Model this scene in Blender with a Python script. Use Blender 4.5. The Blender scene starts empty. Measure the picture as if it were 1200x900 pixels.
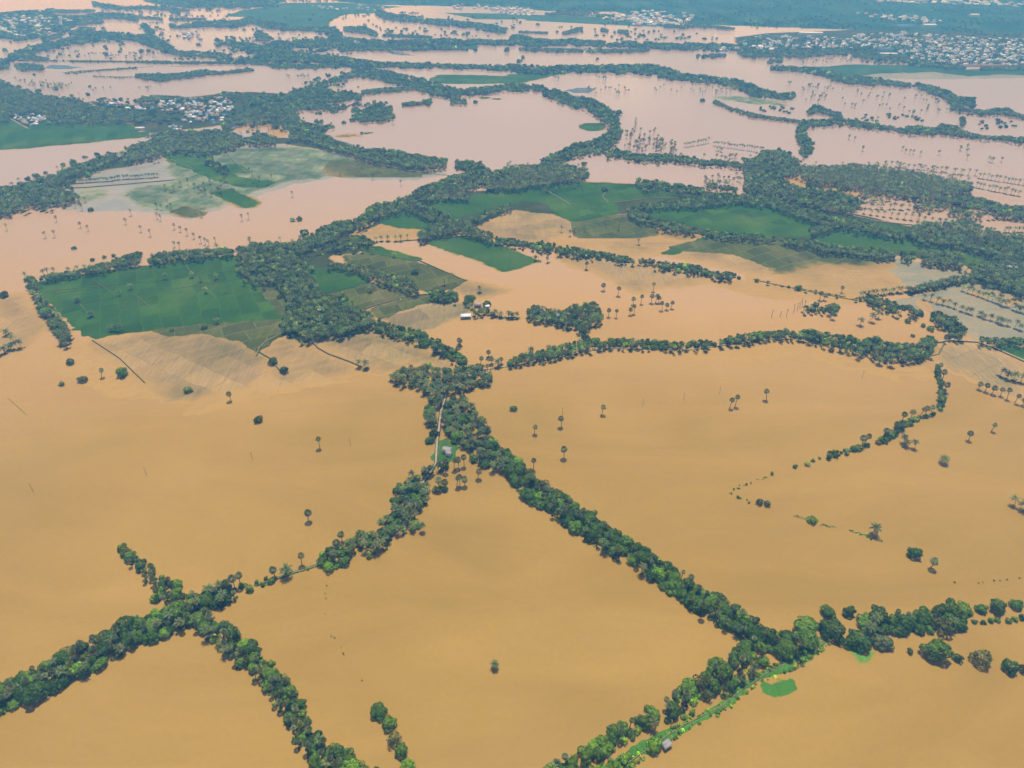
import bpy, math, random, time
import numpy as np
T0 = time.time()
rng = np.random.default_rng(7); random.seed(7)
sc = bpy.context.scene
col = sc.collection
R = math.radians

# ------------------------------------------------------------------ camera
H, PITCH, F = 350.0, R(34.5), 800.0
SP, CP = math.sin(PITCH), math.cos(PITCH)
cam = bpy.data.objects.new('camera', bpy.data.cameras.new('camera'))
col.objects.link(cam); sc.camera = cam
cam.location = (0, 0, H); cam.rotation_euler = (R(90) - PITCH, 0, 0)
cam.data.sensor_width = 36; cam.data.lens = F / 1200 * 36
cam.data.clip_start = 1; cam.data.clip_end = 60000

def at(px, py, z=0.0):
    """place on the plane of height z that the survey picture shows at px, py (1200 x 900)"""
    px = np.asarray(px, float); py = np.asarray(py, float)
    u = (px - 600) / F; v = -(py - 450) / F
    wz = -SP + v * CP; wy = CP + v * SP
    t = (z - H) / np.minimum(wz, -0.012)
    return u * t, wy * t
def proj(x, y, z):
    d = y * CP - (z - H) * SP
    v = y * SP + (z - H) * CP
    return 600 + F * x / d, 450 - F * v / d, F / d
def scale_at(py, z=0.0):
    return F * (SP + (np.asarray(py, float) - 450) / F * CP) / (H - z)

# ------------------------------------------------------------------ materials
def new_mat(name):
    m = bpy.data.materials.new(name); m.use_nodes = True
    nt = m.node_tree; nt.nodes.clear()
    return m, nt, nt.nodes, nt.links
def N(nt, typ, **kw):
    n = nt.nodes.new(typ)
    for k, v in kw.items():
        if k in n.inputs.keys() if isinstance(k, str) else False:
            n.inputs[k].default_value = v
        else: setattr(n, k, v)
    return n
def noise(nt, scale, detail=4, rough=.55, vec=None, dist=0):
    n = nt.nodes.new('ShaderNodeTexNoise')
    n.inputs['Scale'].default_value = scale; n.inputs['Detail'].default_value = detail
    n.inputs['Roughness'].default_value = rough; n.inputs['Distortion'].default_value = dist
    if vec: nt.links.new(vec, n.inputs['Vector'])
    return n
def ramp(nt, fac, stops):
    r = nt.nodes.new('ShaderNodeValToRGB')
    e = r.color_ramp.elements
    while len(e) < len(stops): e.new(.5)
    for i, (p, c) in enumerate(stops):
        e[i].position = p; e[i].color = (*c, 1) if len(c) == 3 else c
    nt.links.new(fac, r.inputs['Fac'])
    return r
def mix(nt, fac, a, b, blend='MIX'):
    m = nt.nodes.new('ShaderNodeMix'); m.data_type = 'RGBA'; m.blend_type = blend
    for s, v in ((0, fac), (6, a), (7, b)):
        if hasattr(v, 'links'): nt.links.new(v, m.inputs[s])
        elif s == 0: m.inputs[0].default_value = v
        else: m.inputs[s].default_value = (*v, 1)
    return m.outputs[2]
def maprange(nt, val, a, b, c=0, d=1):
    m = nt.nodes.new('ShaderNodeMapRange')
    nt.links.new(val, m.inputs['Value'])
    for k, v in zip(('From Min', 'From Max', 'To Min', 'To Max'), (a, b, c, d)): m.inputs[k].default_value = v
    return m.outputs['Result']
def principled(nt, color, rough=.8, spec=.3):
    p = nt.nodes.new('ShaderNodeBsdfPrincipled'); o = nt.nodes.new('ShaderNodeOutputMaterial')
    if hasattr(color, 'links'): nt.links.new(color, p.inputs['Base Color'])
    else: p.inputs['Base Color'].default_value = (*color, 1)
    p.inputs['Roughness'].default_value = rough; p.inputs['Specular IOR Level'].default_value = spec
    nt.links.new(p.outputs[0], o.inputs['Surface'])
    return p
def pos(nt): return nt.nodes.new('ShaderNodeNewGeometry').outputs['Position']
def mapped(nt, scale, rot=0):
    m = nt.nodes.new('ShaderNodeMapping'); nt.links.new(pos(nt), m.inputs['Vector'])
    m.inputs['Scale'].default_value = scale; m.inputs['Rotation'].default_value = (0, 0, rot)
    return m.outputs[0]
def bump(nt, p, h, strength, dist):
    b = nt.nodes.new('ShaderNodeBump'); b.inputs['Strength'].default_value = strength; b.inputs['Distance'].default_value = dist
    nt.links.new(h, b.inputs['Height']); nt.links.new(b.outputs[0], p.inputs['Normal'])

MUD = (.385, .240, .068)
def mat_water(name, c1, c2, c3, rough=.09, big=.0016, far=None):
    m, nt, _, _ = new_mat(name)
    n1 = noise(nt, big * 1.6, 5, .55, mapped(nt, (1, 1.0, 1), .5), .6)
    n2 = noise(nt, big * 9, 5, .62, mapped(nt, (.35, 1, 1), -.35), 1.2)
    c = ramp(nt, n1.outputs['Fac'], [(.3, c1), (.5, c2), (.72, c3)]).outputs[0]
    c = mix(nt, .5, c, ramp(nt, n2.outputs['Fac'], [(.3, c1), (.7, c3)]).outputs[0])
    if far is not None:  # peach silt by distance, then pale pink sky reflection and haze painted in
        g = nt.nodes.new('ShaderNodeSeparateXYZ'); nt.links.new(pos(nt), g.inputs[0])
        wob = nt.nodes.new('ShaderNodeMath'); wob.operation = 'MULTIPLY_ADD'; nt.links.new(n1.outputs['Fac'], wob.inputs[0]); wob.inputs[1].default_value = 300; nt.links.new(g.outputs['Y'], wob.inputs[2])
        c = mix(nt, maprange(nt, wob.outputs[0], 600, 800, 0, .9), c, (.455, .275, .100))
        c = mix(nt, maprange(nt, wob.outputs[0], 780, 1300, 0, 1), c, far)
    n4 = noise(nt, .35, 3, .6, mapped(nt, (1, .8, 1), .2))
    c = mix(nt, maprange(nt, n4.outputs['Fac'], .3, .7, 0, .14), c, (c1[0] * .75, c1[1] * .72, c1[2] * .7))
    p = principled(nt, c, rough, .5); p.inputs['IOR'].default_value = 1.33
    n3 = noise(nt, .55, 3, .6, mapped(nt, (1, 1, 1), .4))
    bump(nt, p, n3.outputs['Fac'], .10, .35)
    return m
M = {}
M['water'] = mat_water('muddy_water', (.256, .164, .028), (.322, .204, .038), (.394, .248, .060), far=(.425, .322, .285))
M['clear'] = mat_water('clear_water', (.18, .20, .15), (.26, .245, .15), (.38, .28, .13), .05, .012)
M['grey'] = mat_water('grey_shallows', (.20, .22, .20), (.28, .28, .25), (.38, .31, .24), .05, .012)
M['blue'] = mat_water('still_water', (.02, .045, .10), (.03, .06, .12), (.05, .08, .13), .02, .006)  # blue of the reflected sky put into the calm patches' base colour

def mat_field(name, ca, cb, cc, rot=0., mud_hi=.10, streak=.35, fine=.8, mud=MUD, lines=None, plot=(34, 19), aniso=1):
    """ca/cb/cc crop colours by patch; silt takes over towards the waterline"""
    m, nt, _, L = new_mat(name)
    n1 = noise(nt, .04 if 'drowned' in name else .012, 5, .6, mapped(nt, (1, aniso, 1)), .4)
    n2 = noise(nt, .42 if 'stubble' in name else .16, 4, .65, mapped(nt, (1, .10, 1), rot), .9)
    n3 = noise(nt, fine, 3, .7, pos(nt))
    c = ramp(nt, n1.outputs['Fac'], [(.32, ca), (.5, cb), (.68, cc)]).outputs[0]
    c = mix(nt, maprange(nt, n2.outputs['Fac'], .35, .65, 0, streak), c, tuple(.5 * v for v in ca))
    c = mix(nt, maprange(nt, n3.outputs['Fac'], .4, .62, 0, .45), c, tuple(.45 * v for v in cb))
    if lines:
        dn = noise(nt, .03, 2, .5, pos(nt)); vm = nt.nodes.new('ShaderNodeVectorMath'); vm.operation = 'MULTIPLY_ADD'
        L.new(dn.outputs['Color'], vm.inputs[0]); vm.inputs[1].default_value = (9, 9, 0); L.new(mapped(nt, (1, 1, 1), rot), vm.inputs[2])
        bk = nt.nodes.new('ShaderNodeTexBrick'); L.new(vm.outputs[0], bk.inputs['Vector'])
        bk.inputs['Scale'].default_value = 1; bk.inputs['Brick Width'].default_value = plot[0]; bk.inputs['Row Height'].default_value = plot[1]
        bk.inputs['Mortar Size'].default_value = .55; bk.inputs['Mortar Smooth'].default_value = .6; bk.offset = .37; bk.squash = .7; bk.squash_frequency = 3
        bk.inputs['Color1'].default_value = (.70, .72, .74, 1); bk.inputs['Color2'].default_value = (1.18, 1.14, 1.08, 1); bk.inputs['Mortar'].default_value = (1, 1, 1, 1)
        c = mix(nt, 1.0, c, bk.outputs['Color'], 'MULTIPLY')
        c = mix(nt, maprange(nt, bk.outputs['Fac'], 0, 1, 0, .55), c, lines)
    g = nt.nodes.new('ShaderNodeSeparateXYZ'); L.new(pos(nt), g.inputs[0])
    wet = maprange(nt, g.outputs['Z'], .0, mud_hi, 1, 0)
    c = mix(nt, wet, c, mud)
    p = principled(nt, c, .8, .04)
    r = maprange(nt, g.outputs['Z'], .0, mud_hi, .22, .9); L.new(r, p.inputs['Roughness'])
    bump(nt, p, n3.outputs['Fac'], .5, .25)
    return m
G1, G2, G3 = (.025, .088, .006), (.042, .118, .008), (.082, .155, .014)
M['paddy'] = mat_field('paddy_crop', G1, G2, G3, 1.1, .16, .3, lines=(.06, .12, .035))
M['paddy2'] = mat_field('paddy_crop_side', G1, G2, G3, -.55, .16, .3, lines=(.06, .12, .035))
M['bright'] = mat_field('young_paddy', (.028, .090, .010), (.045, .115, .014), (.085, .145, .026), .9, .16, .25)
M['olive'] = mat_field('olive_crop', (.060, .090, .014), (.100, .122, .024), (.180, .170, .060), -.5, .14, .5, lines=(.20, .19, .09))
M['meadow'] = mat_field('far_meadow', (.025, .085, .040), (.040, .115, .050), (.085, .150, .070), 0, .16, .4, .05)
M['stub'] = mat_field('flooded_stubble', (.22, .20, .09), (.35, .265, .13), (.44, .31, .17), -.5, .13, .5, lines=(.13, .125, .05), plot=(46, 26))
M['stub2'] = mat_field('flooded_stubble_left', (.22, .195, .085), (.35, .26, .12), (.44, .305, .16), .55, .13, .5, lines=(.13, .12, .05), plot=(52, 24))
M['marsh'] = mat_field('half_drowned_crop', (.060, .125, .055), (.165, .225, .125), (.310, .310, .215), .3, .06, .35, mud=(.30, .29, .19), lines=(.10, .15, .07), plot=(60, 34))
M['lawn'] = mat_field('grass', (.050, .165, .020), (.070, .210, .026), (.110, .270, .040), 0, .035, .3, mud=(.315, .203, .03))
M['yard'] = mat_field('yard_grass', (.035, .100, .018), (.055, .150, .024), (.10, .19, .045), 0, .08, .4)
M['lime'] = mat_field('water_weed', (.09, .24, .03), (.14, .30, .05), (.20, .34, .07), 0, .06, .3, mud=(.315, .203, .03))
M['bank'] = mat_field('bank_soil', (.034, .058, .014), (.055, .075, .020), (.110, .100, .040), 0, .25, .5)
M['plain'] = mat_field('far_plain', (.008, .050, .040), (.020, .085, .055), (.070, .140, .085), 0, .1, .4, .01, aniso=.28)
M['silt'] = mat_field('river_silt', (.25, .15, .06), (.3, .18, .07), (.34, .21, .09), 0, .1)

def mat_simple(name, c, rough=.8, var=.25, scale=.6, spec=.3):
    m, nt, _, _ = new_mat(name)
    n = noise(nt, scale, 4, .6, pos(nt))
    c2 = mix(nt, maprange(nt, n.outputs['Fac'], .3, .7, 0, 1), tuple(v * (1 - var) for v in c), tuple(min(.95, v * (1 + var)) for v in c))
    principled(nt, c2, rough, spec)
    return m
M['road'] = mat_simple('dusty_road', (.33, .27, .20), .9)
M['path'] = mat_simple('field_path', (.20, .165, .095), .9, .3)
M['bund'] = mat_simple('field_bund', (.13, .15, .06), .9, .3)
M['bark'] = mat_simple('bark', (.085, .066, .048), .9)
M['palmbark'] = mat_simple('palm_bark', (.16, .13, .105), .9)
M['pole'] = mat_simple('concrete_pole', (.28, .26, .24), .9)
M['white'] = mat_simple('whitewash', (.74, .77, .82), .8, .06)
M['cream'] = mat_simple('cream_wall', (.62, .57, .50), .8, .08)
M['greyroof'] = mat_simple('grey_sheet_roof', (.30, .28, .28), .6, .2)
M['whiteroof'] = mat_simple('pale_roof', (.68, .73, .82), .6, .1)
M['blueroof'] = mat_simple('blue_roof', (.05, .22, .62), .5, .1)
M['pinkwall'] = mat_simple('pink_wall', (.60, .42, .36), .8, .08)
M['redroof'] = mat_simple('brown_tile_roof', (.30, .17, .12), .8, .2)
M['thatch'] = mat_simple('thatch', (.36, .30, .24), .95, .3, 2)
M['dark'] = mat_simple('dark_opening', (.02, .022, .025), .4, .1)

def mat_leaf(name, c, attr=False, trans=.25, var=.6):
    m, nt, _, L = new_mat(name)
    if attr:
        a = nt.nodes.new('ShaderNodeAttribute'); a.attribute_name = 'tint'; base = a.outputs['Color']
    else:
        oi = nt.nodes.new('ShaderNodeObjectInfo')
        base = mix(nt, oi.outputs['Random'], tuple(v * .72 for v in c), tuple(v * 1.4 for v in c))
    n = noise(nt, .75, 3, .6, pos(nt))
    base = mix(nt, maprange(nt, n.outputs['Fac'], .3, .7, 0, 1), base, base)
    hs = nt.nodes.new('ShaderNodeHueSaturation'); L.new(base, hs.inputs['Color'])
    L.new(maprange(nt, n.outputs['Fac'], .25, .75, 1 - var, 1 + var), hs.inputs['Value'])
    L.new(maprange(nt, n.outputs['Fac'], .2, .8, .515, .485), hs.inputs['Hue'])
    d = nt.nodes.new('ShaderNodeBsdfPrincipled'); L.new(hs.outputs[0], d.inputs['Base Color'])
    d.inputs['Roughness'].default_value = .5; d.inputs['Specular IOR Level'].default_value = .15
    t = nt.nodes.new('ShaderNodeBsdfTranslucent'); L.new(hs.outputs[0], t.inputs['Color'])
    mx = nt.nodes.new('ShaderNodeMixShader'); mx.inputs[0].default_value = trans
    L.new(d.outputs[0], mx.inputs[1]); L.new(t.outputs[0], mx.inputs[2])
    o = nt.nodes.new('ShaderNodeOutputMaterial'); L.new(mx.outputs[0], o.inputs['Surface'])
    return m
TINT = {'dark green': (.074, .160, .014), 'mid green': (.125, .235, .018), 'bright green': (.195, .360, .016),
        'olive green': (.140, .165, .030), 'grey green': (.130, .170, .070), 'pale green': (.200, .245, .105)}
LEAF = {k: mat_leaf('foliage_' + k.replace(' ', '_'), v) for k, v in TINT.items()}
LEAFATTR = mat_leaf('foliage_mass', None, True)

# ------------------------------------------------------------------ mesh helpers
def mesh(name, v, f, mats, fm=None, smooth=False):
    me = bpy.data.meshes.new(name)
    v = np.asarray(v, np.float32)
    if isinstance(f, np.ndarray) and f.ndim == 2:
        k = f.shape[1]; n = len(f)
        me.vertices.add(len(v)); me.vertices.foreach_set('co', v.ravel())
        me.loops.add(n * k); me.loops.foreach_set('vertex_index', f.ravel().astype(np.int32))
        me.polygons.add(n); me.polygons.foreach_set('loop_start', np.arange(0, n * k, k, dtype=np.int32))
        me.update(calc_edges=True)
    else:
        me.from_pydata([tuple(map(float, p)) for p in v], [], f)
    for m in (mats if isinstance(mats, (list, tuple)) else [mats]): me.materials.append(m)
    if fm is not None: me.polygons.foreach_set('material_index', np.asarray(fm, np.int32))
    if smooth: me.polygons.foreach_set('use_smooth', np.ones(len(me.polygons), bool))
    me.update()
    return me
def obj(name, me, parent=None, **props):
    o = bpy.data.objects.new(name, me); col.objects.link(o)
    if parent: o.parent = parent
    for k, v in props.items():
        if v is not None: o[k] = v
    return o
def structure(name, me, label, cat): return obj(name, me, None, kind='structure', label=label, category=cat)

def sdf_poly(P, X, Y):
    """signed distance, positive inside"""
    P = np.asarray(P, float); n = len(P)
    d = np.full(X.shape, 1e18); ins = np.zeros(X.shape, bool)
    for i in range(n):
        ax, ay = P[i]; bx, by = P[(i + 1) % n]
        ex, ey = bx - ax, by - ay
        wx, wy = X - ax, Y - ay
        t = np.clip((wx * ex + wy * ey) / (ex * ex + ey * ey + 1e-9), 0, 1)
        d = np.minimum(d, (wx - t * ex) ** 2 + (wy - t * ey) ** 2)
        c = ((ay > Y) != (by > Y))
        if ey != 0: ins ^= c & (X < ax + (Y - ay) / ey * ex)
    d = np.sqrt(d)
    return np.where(ins, d, -d)
def sdf_ribbon(P, X, Y):
    P = np.asarray(P, float); best = np.full(X.shape, -1e18)
    for i in range(len(P) - 1):
        ax, ay, aw = P[i]; bx, by, bw = P[i + 1]
        ex, ey = bx - ax, by - ay
        t = np.clip(((X - ax) * ex + (Y - ay) * ey) / (ex * ex + ey * ey + 1e-9), 0, 1)
        d = np.hypot(X - ax - t * ex, Y - ay - t * ey)
        best = np.maximum(best, aw + (bw - aw) * t - d)
    return best

PERM = rng.permutation(512)
def vnoise(x, y):
    xi = np.floor(x).astype(int); yi = np.floor(y).astype(int)
    fx = x - xi; fy = y - yi
    fx = fx * fx * (3 - 2 * fx); fy = fy * fy * (3 - 2 * fy)
    h = lambda a, b: PERM[(PERM[a & 511] + b) & 511] / 511.0
    return (h(xi, yi) * (1 - fx) + h(xi + 1, yi) * fx) * (1 - fy) + (h(xi, yi + 1) * (1 - fx) + h(xi + 1, yi + 1) * fx) * fy
def fbm(x, y, o=4):
    s = 0; a = 1; tot = 0
    for i in range(o):
        s = s + a * vnoise(x * 2 ** i + 17 * i, y * 2 ** i + 5 * i); tot += a; a *= .5
    return s / tot

def field(name, poly_px, mat, label, cat, top=.5, edge=8., rough=.12, streak=0., rot=0., wob=3., kind='structure', cellk=1.3, bias=0, grow=0.):
    """a piece of ground that rises out of the flood inside the surveyed outline; its shoreline is where it meets the water"""
    P = np.array([at(x, y) for x, y in poly_px]).reshape(-1, 2)
    x0, y0 = P.min(0) - 4; x1, y1 = P.max(0) + 4
    sy = max(p[1] for p in poly_px); sm = np.mean([p[1] for p in poly_px])
    cell = max(cellk / scale_at(sm), .5)
    ar = (x1 - x0) * (y1 - y0) / cell ** 2
    if ar > 90000: cell *= math.sqrt(ar / 90000)
    nx, ny = int((x1 - x0) / cell) + 2, int((y1 - y0) / cell) + 2
    gx, gy = np.meshgrid(x0 + np.arange(nx) * cell, y0 + np.arange(ny) * cell)
    k = max(1, .9 / scale_at(sm))
    w = wob * k
    wx = (fbm(gx / (9 * k), gy / (9 * k), 3) - .5) * 2 * w; wy = (fbm(gx / (9 * k) + 40, gy / (9 * k) + 9, 3) - .5) * 2 * w
    d = sdf_poly(P, gx + wx, gy + wy) + grow * k
    e = edge * k
    z = np.clip(d / e, -1, 1)
    z = np.where(z < 0, z * .35, 1 - (1 - z) ** 2) * top + bias
    if rough: z += (fbm(gx / 14, gy / 14, 4) - .5) * 2 * rough * np.clip((d + 2) / e, 0, 1)
    if streak:
        c, s = math.cos(rot), math.sin(rot)
        u = gx * c + gy * s; v = -gx * s + gy * c
        z += (fbm(u / 40, v / 3.2, 3) - .5) * 2 * streak * np.clip((d + 2) / e, 0, 1)
    z = np.maximum(z, -.3)
    keep = (d > -e * .8)
    q = keep[:-1, :-1] | keep[1:, :-1] | keep[:-1, 1:] | keep[1:, 1:]
    zz = np.maximum.reduce([z[:-1, :-1], z[1:, :-1], z[:-1, 1:], z[1:, 1:]])
    q &= zz > -.05
    idx = np.arange(nx * ny).reshape(ny, nx)
    f = np.stack([idx[:-1, :-1][q], idx[:-1, 1:][q], idx[1:, 1:][q], idx[1:, :-1][q]], 1)
    if not len(f): return None
    used, inv = np.unique(f, return_inverse=True)
    v = np.stack([gx.ravel()[used], gy.ravel()[used], z.ravel()[used]], 1)
    o = obj(name, mesh(name, v, inv.reshape(f.shape), M[mat], smooth=True), None, kind=kind, label=label, category=cat)
    return o

def strip(name, pts_px, width, mat, label, cat, z=.6, make=True):
    """a road, path or bund: a low embankment with a flat crown"""
    P = []
    for (a, b) in zip(pts_px[:-1], pts_px[1:]):
        n = max(2, int(math.hypot(a[0] - b[0], a[1] - b[1]) / 3))
        for t in np.linspace(0, 1, n, endpoint=False): P.append((a[0] + (b[0] - a[0]) * t, a[1] + (b[1] - a[1]) * t))
    P.append(pts_px[-1])
    P = np.array([at(x, y) for x, y in P]).reshape(-1, 2)
    T = np.gradient(P, axis=0); T /= np.linalg.norm(T, axis=1)[:, None] + 1e-9
    Nn = np.stack([-T[:, 1], T[:, 0]], 1)
    v = []; n = len(P)
    prof = [(-.95, -.15), (-.62, z * .85), (-.45, z), (.45, z), (.62, z * .85), (.95, -.15)]
    wig = (fbm(np.arange(n) * .35, np.zeros(n) + len(name)) - .5)
    for i in range(n):
        for (s, h) in prof:
            ww = width * (1 + .35 * wig[i] + .12 * rng.normal())
            p = P[i] + Nn[i] * s * ww + Nn[i] * wig[i] * width * .3
            v.append((p[0], p[1], h))
    f = []
    for i in range(n - 1):
        for k in range(5):
            a = i * 6 + k; f.append((a, a + 1, a + 7, a + 6))
    me = mesh(name, v, np.array(f), [M['bank'], M[mat]], [1 if k == 2 else 0 for i in range(n - 1) for k in range(5)])
    return structure(name, me, label, cat) if make else me

# ------------------------------------------------------------------ plants: base meshes (unit crown radius)
def quads(c, nrm, size, up=None, rg=rng):
    """leaf cards centred at c facing nrm"""
    n = len(c)
    a = np.cross(nrm, rg.normal(size=(n, 3))); a /= np.linalg.norm(a, axis=1)[:, None] + 1e-9
    b = np.cross(nrm, a)
    s = (size * rg.uniform(.7, 1.35, n))[:, None]
    s2 = s * rg.uniform(.55, .9, (n, 1))
    v = np.stack([c - a * s - b * s2 * .3, c - a * s * .1 - b * s2, c + a * s + b * s2 * .2, c + a * s * .1 + b * s2], 1)
    return v.reshape(-1, 3), np.arange(n * 4).reshape(-1, 4)
def crown_cards(seed, nleaf, size, flat=.82, nl=13):
    rg = np.random.default_rng(seed)
    L = []
    skew = rg.normal(size=2) * .16
    for i in range(nl):
        a = rg.uniform(0, 2 * math.pi); q = math.sqrt(rg.uniform(0, 1)) * .74
        if i == 0: q = 0
        zc = rg.uniform(.15, .85) * (1 - .6 * q)
        L.append((q * math.cos(a) + skew[0], q * math.sin(a) + skew[1], zc, rg.uniform(.20, .44)))
    for i in range(5):
        a = i * 1.2566 + rg.uniform(-.4, .4); q = rg.uniform(.5, .68)
        L.append((q * math.cos(a), q * math.sin(a), rg.uniform(-.12, .12), rg.uniform(.26, .38)))
    L.append((0, 0, .3, .66))
    W = np.array([l[3] ** 2 for l in L]); W /= W.sum()
    k = rg.choice(len(L), nleaf * 2, p=W)
    Ls = np.array(L)[k]
    d = rg.normal(size=(len(k), 3)); d[:, 2] = np.where(d[:, 2] < -.5, -d[:, 2] * .6, d[:, 2]); d /= np.linalg.norm(d, axis=1)[:, None]
    r = Ls[:, 3:4] * rg.uniform(.86, 1.08, (len(k), 1))
    c = Ls[:, :3] + d * r
    inside = np.zeros(len(k), int)
    for l in L: inside += (np.linalg.norm(c - np.array(l[:3]), axis=1) < l[3] * .78)
    ok = np.where(inside < 1)[0]
    ok = np.concatenate([ok, np.where(inside >= 1)[0]])[:nleaf]
    c, d = c[ok], d[ok]
    c = c * np.array([1, 1, flat])
    nr = d + rg.normal(size=d.shape) * .36; nr /= np.linalg.norm(nr, axis=1)[:, None]
    v, f = quads(c, nr, np.full(len(c), size), rg=rg)
    return v, f
def tube(pts, radii, k=6):
    pts = np.asarray(pts, float); v = []; f = []
    for i, (p, r) in enumerate(zip(pts, radii)):
        t = pts[min(i + 1, len(pts) - 1)] - pts[max(i - 1, 0)]; t /= np.linalg.norm(t)
        a = np.cross(t, (0, 1, .13)); a /= np.linalg.norm(a); b = np.cross(t, a)
        for j in range(k):
            w = 2 * math.pi * j / k; v.append(p + r * (a * math.cos(w) + b * math.sin(w)))
    for i in range(len(pts) - 1):
        for j in range(k):
            f.append((i * k + j, i * k + (j + 1) % k, (i + 1) * k + (j + 1) % k, (i + 1) * k + j))
    return np.array(v), np.array(f)
def join(parts):
    vs, fs, o = [], [], 0
    for v, f in parts:
        vs.append(v); fs.append(np.asarray(f) + o); o += len(v)
    return np.concatenate(vs), np.concatenate(fs)
def broad_trunk(seed):
    """unit crown: base at z=-.75 below the crown's underside, limbs reaching into it"""
    rg = np.random.default_rng(seed); P = []
    P.append(tube([(0, 0, -1.0), (.02, .01, -.4), (0, .03, .05)], [.085, .06, .05]))
    for i in range(5):
        a = i * 1.256 + rg.uniform(-.4, .4); q = rg.uniform(.35, .6)
        P.append(tube([(0, .02, -.25 + .06 * i), (q * .5 * math.cos(a), q * .5 * math.sin(a), .1), (q * math.cos(a), q * math.sin(a), .38)], [.045, .032, .012], 5))
    return join(P)
def coco_crown(seed, nf=17, seg=5, leaf=True):
    """unit = frond reach 1; crown centre at the origin"""
    rg = np.random.default_rng(seed); vs = []; fs = []; o = 0
    for i in range(nf):
        az = i * 2.39996 + rg.uniform(-.2, .2)
        el = np.interp(i / nf, [0, .35, 1], [1.25, .65, -.25]) + rg.uniform(-.12, .12)
        d = np.array([math.cos(az), math.sin(az)]); sd = np.array([-d[1], d[0], 0])
        pts = []; p = np.array([0., 0., 0.]); e = el; L = rg.uniform(.9, 1.1) * 1.12
        for s in range(seg + 1):
            pts.append(p.copy())
            p = p + L / seg * np.array([d[0] * math.cos(e), d[1] * math.cos(e), math.sin(e)]); e -= (1.35 + .3 * (el > .9)) / seg
        pts = np.array(pts)
        wid = np.interp(np.linspace(0, 1, seg + 1), [0, .25, .7, 1], [.04, .13, .11, .02])
        if leaf:
            m = seg * 3
            for s in range(m):
                t0 = s / m * seg; k = int(t0); fr = t0 - k
                a = pts[k] + (pts[k + 1] - pts[k]) * fr; b = pts[k] + (pts[k + 1] - pts[k]) * min(1, fr + .26)
                w = np.interp(t0 / seg, [0, .25, .7, 1], [.06, .19, .17, .05]) * rg.uniform(.8, 1.15)
                fw = (pts[k + 1] - pts[k]); fw /= np.linalg.norm(fw)
                for sg in (-1, 1):
                    tip = sd * sg * w + fw * w * .55 + np.array([0, 0, -w * .55])
                    vs += [a, b, b + tip, a + tip * .96 + fw * -.01]; fs.append((o, o + 1, o + 2, o + 3)); o += 4
        else:
            for s in range(seg):
                for sg in (-1, 1):
                    a, b = pts[s], pts[s + 1]
                    vs += [a, b, b + sd * sg * wid[s + 1] * .9 - np.array([0, 0, wid[s + 1] * .5]), a + sd * sg * wid[s] * .9 - np.array([0, 0, wid[s] * .5])]
                    fs.append((o, o + 1, o + 2, o + 3)); o += 4
    return np.array(vs), np.array(fs)
def fan_crown(seed, nf=20, k=6, sz=.58):
    """palmyra: a round head of stiff pleated fans on short stalks"""
    rg = np.random.default_rng(seed); vs = []; fs = []; o = 0
    for i in range(nf):
        z = np.interp((i + .5) / nf, [0, 1], [1, -.72]); az = i * 2.39996
        q = math.sqrt(max(0, 1 - z * z))
        d = np.array([q * math.cos(az), q * math.sin(az), z]) + rg.normal(size=3) * .12; d /= np.linalg.norm(d)
        a = np.cross(d, (.1, .2, 1)); a /= np.linalg.norm(a); b = np.cross(d, a)
        rl = rg.uniform(-.6, .6); a, b = a * math.cos(rl) + b * math.sin(rl), b * math.cos(rl) - a * math.sin(rl)
        c = d * rg.uniform(.34, .5)
        vs += [d * .08 - a * .02, d * .08 + a * .02, c + a * .02, c - a * .02]; fs.append((o, o + 1, o + 2, o + 3)); o += 4
        for j in range(k):
            t0, t1 = -1.7 + 3.4 * j / k, -1.7 + 3.4 * (j + 1) / k - .16
            tm = (t0 + t1) / 2
            P = lambda t, r, up: c + (d * math.cos(t) * .9 + a * math.sin(t)) * r * sz + b * up * sz
            vs += [c, P(t0, .92, .12), P(tm, 1.08, -.10), P(t1, .92, .12)]; fs.append((o, o + 1, o + 2, o + 3)); o += 4
    return np.array(vs), np.array(fs)

NB, NC, NP = 7, 5, 4
BR = [crown_cards(100 + i, 1500, .085, flat=.74 + .07 * (i % 3), nl=11 + i % 4) for i in range(NB)]
BRM = [crown_cards(200 + i, 420, .145, nl=11) for i in range(5)]
BRL = [crown_cards(300 + i, 110, .25, nl=8) for i in range(5)]
BRX = [crown_cards(320 + i, 34, .46, nl=6) for i in range(5)]
BRS = [crown_cards(150 + i, 420, .105, flat=.95, nl=9) for i in range(3)]
BT = [broad_trunk(400 + i) for i in range(NB)]
CC = [coco_crown(500 + i) for i in range(NC)]
CCM = [coco_crown(520 + i, 15, 4, False) for i in range(4)]
CCL = [coco_crown(540 + i, 9, 2, False) for i in range(4)]
PC = [fan_crown(600 + i) for i in range(NP)]
PCM = [fan_crown(620 + i, 13, 2, .5) for i in range(3)]

# ------------------------------------------------------------------ survey: belts, woods, single trees
# entry: shape, (broad, coconut, palmyra) shares, size factor, spacing, phrase, tint weights (dark, mid, bright, olive)
T1 = (.42, .34, .20, .04); T2 = (.62, .30, .05, .03); T3 = (.75, .22, .0, .03)
BELTS = []
def ribbon(pts, mixk, phrase, size=1., gap=.62, tints=T2, hp=1.): BELTS.append(('r', pts, mixk, size, gap, phrase, tints, hp))
def wood(pts, mixk, phrase, size=1., gap=.62, tints=T2, hp=1.): BELTS.append(('p', pts, mixk, size, gap, phrase, tints, hp))
BP = (.80, .03, .17); MX = (.60, .30, .10); CB = (.25, .72, .03); BB = (.93, .04, .03)
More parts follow.
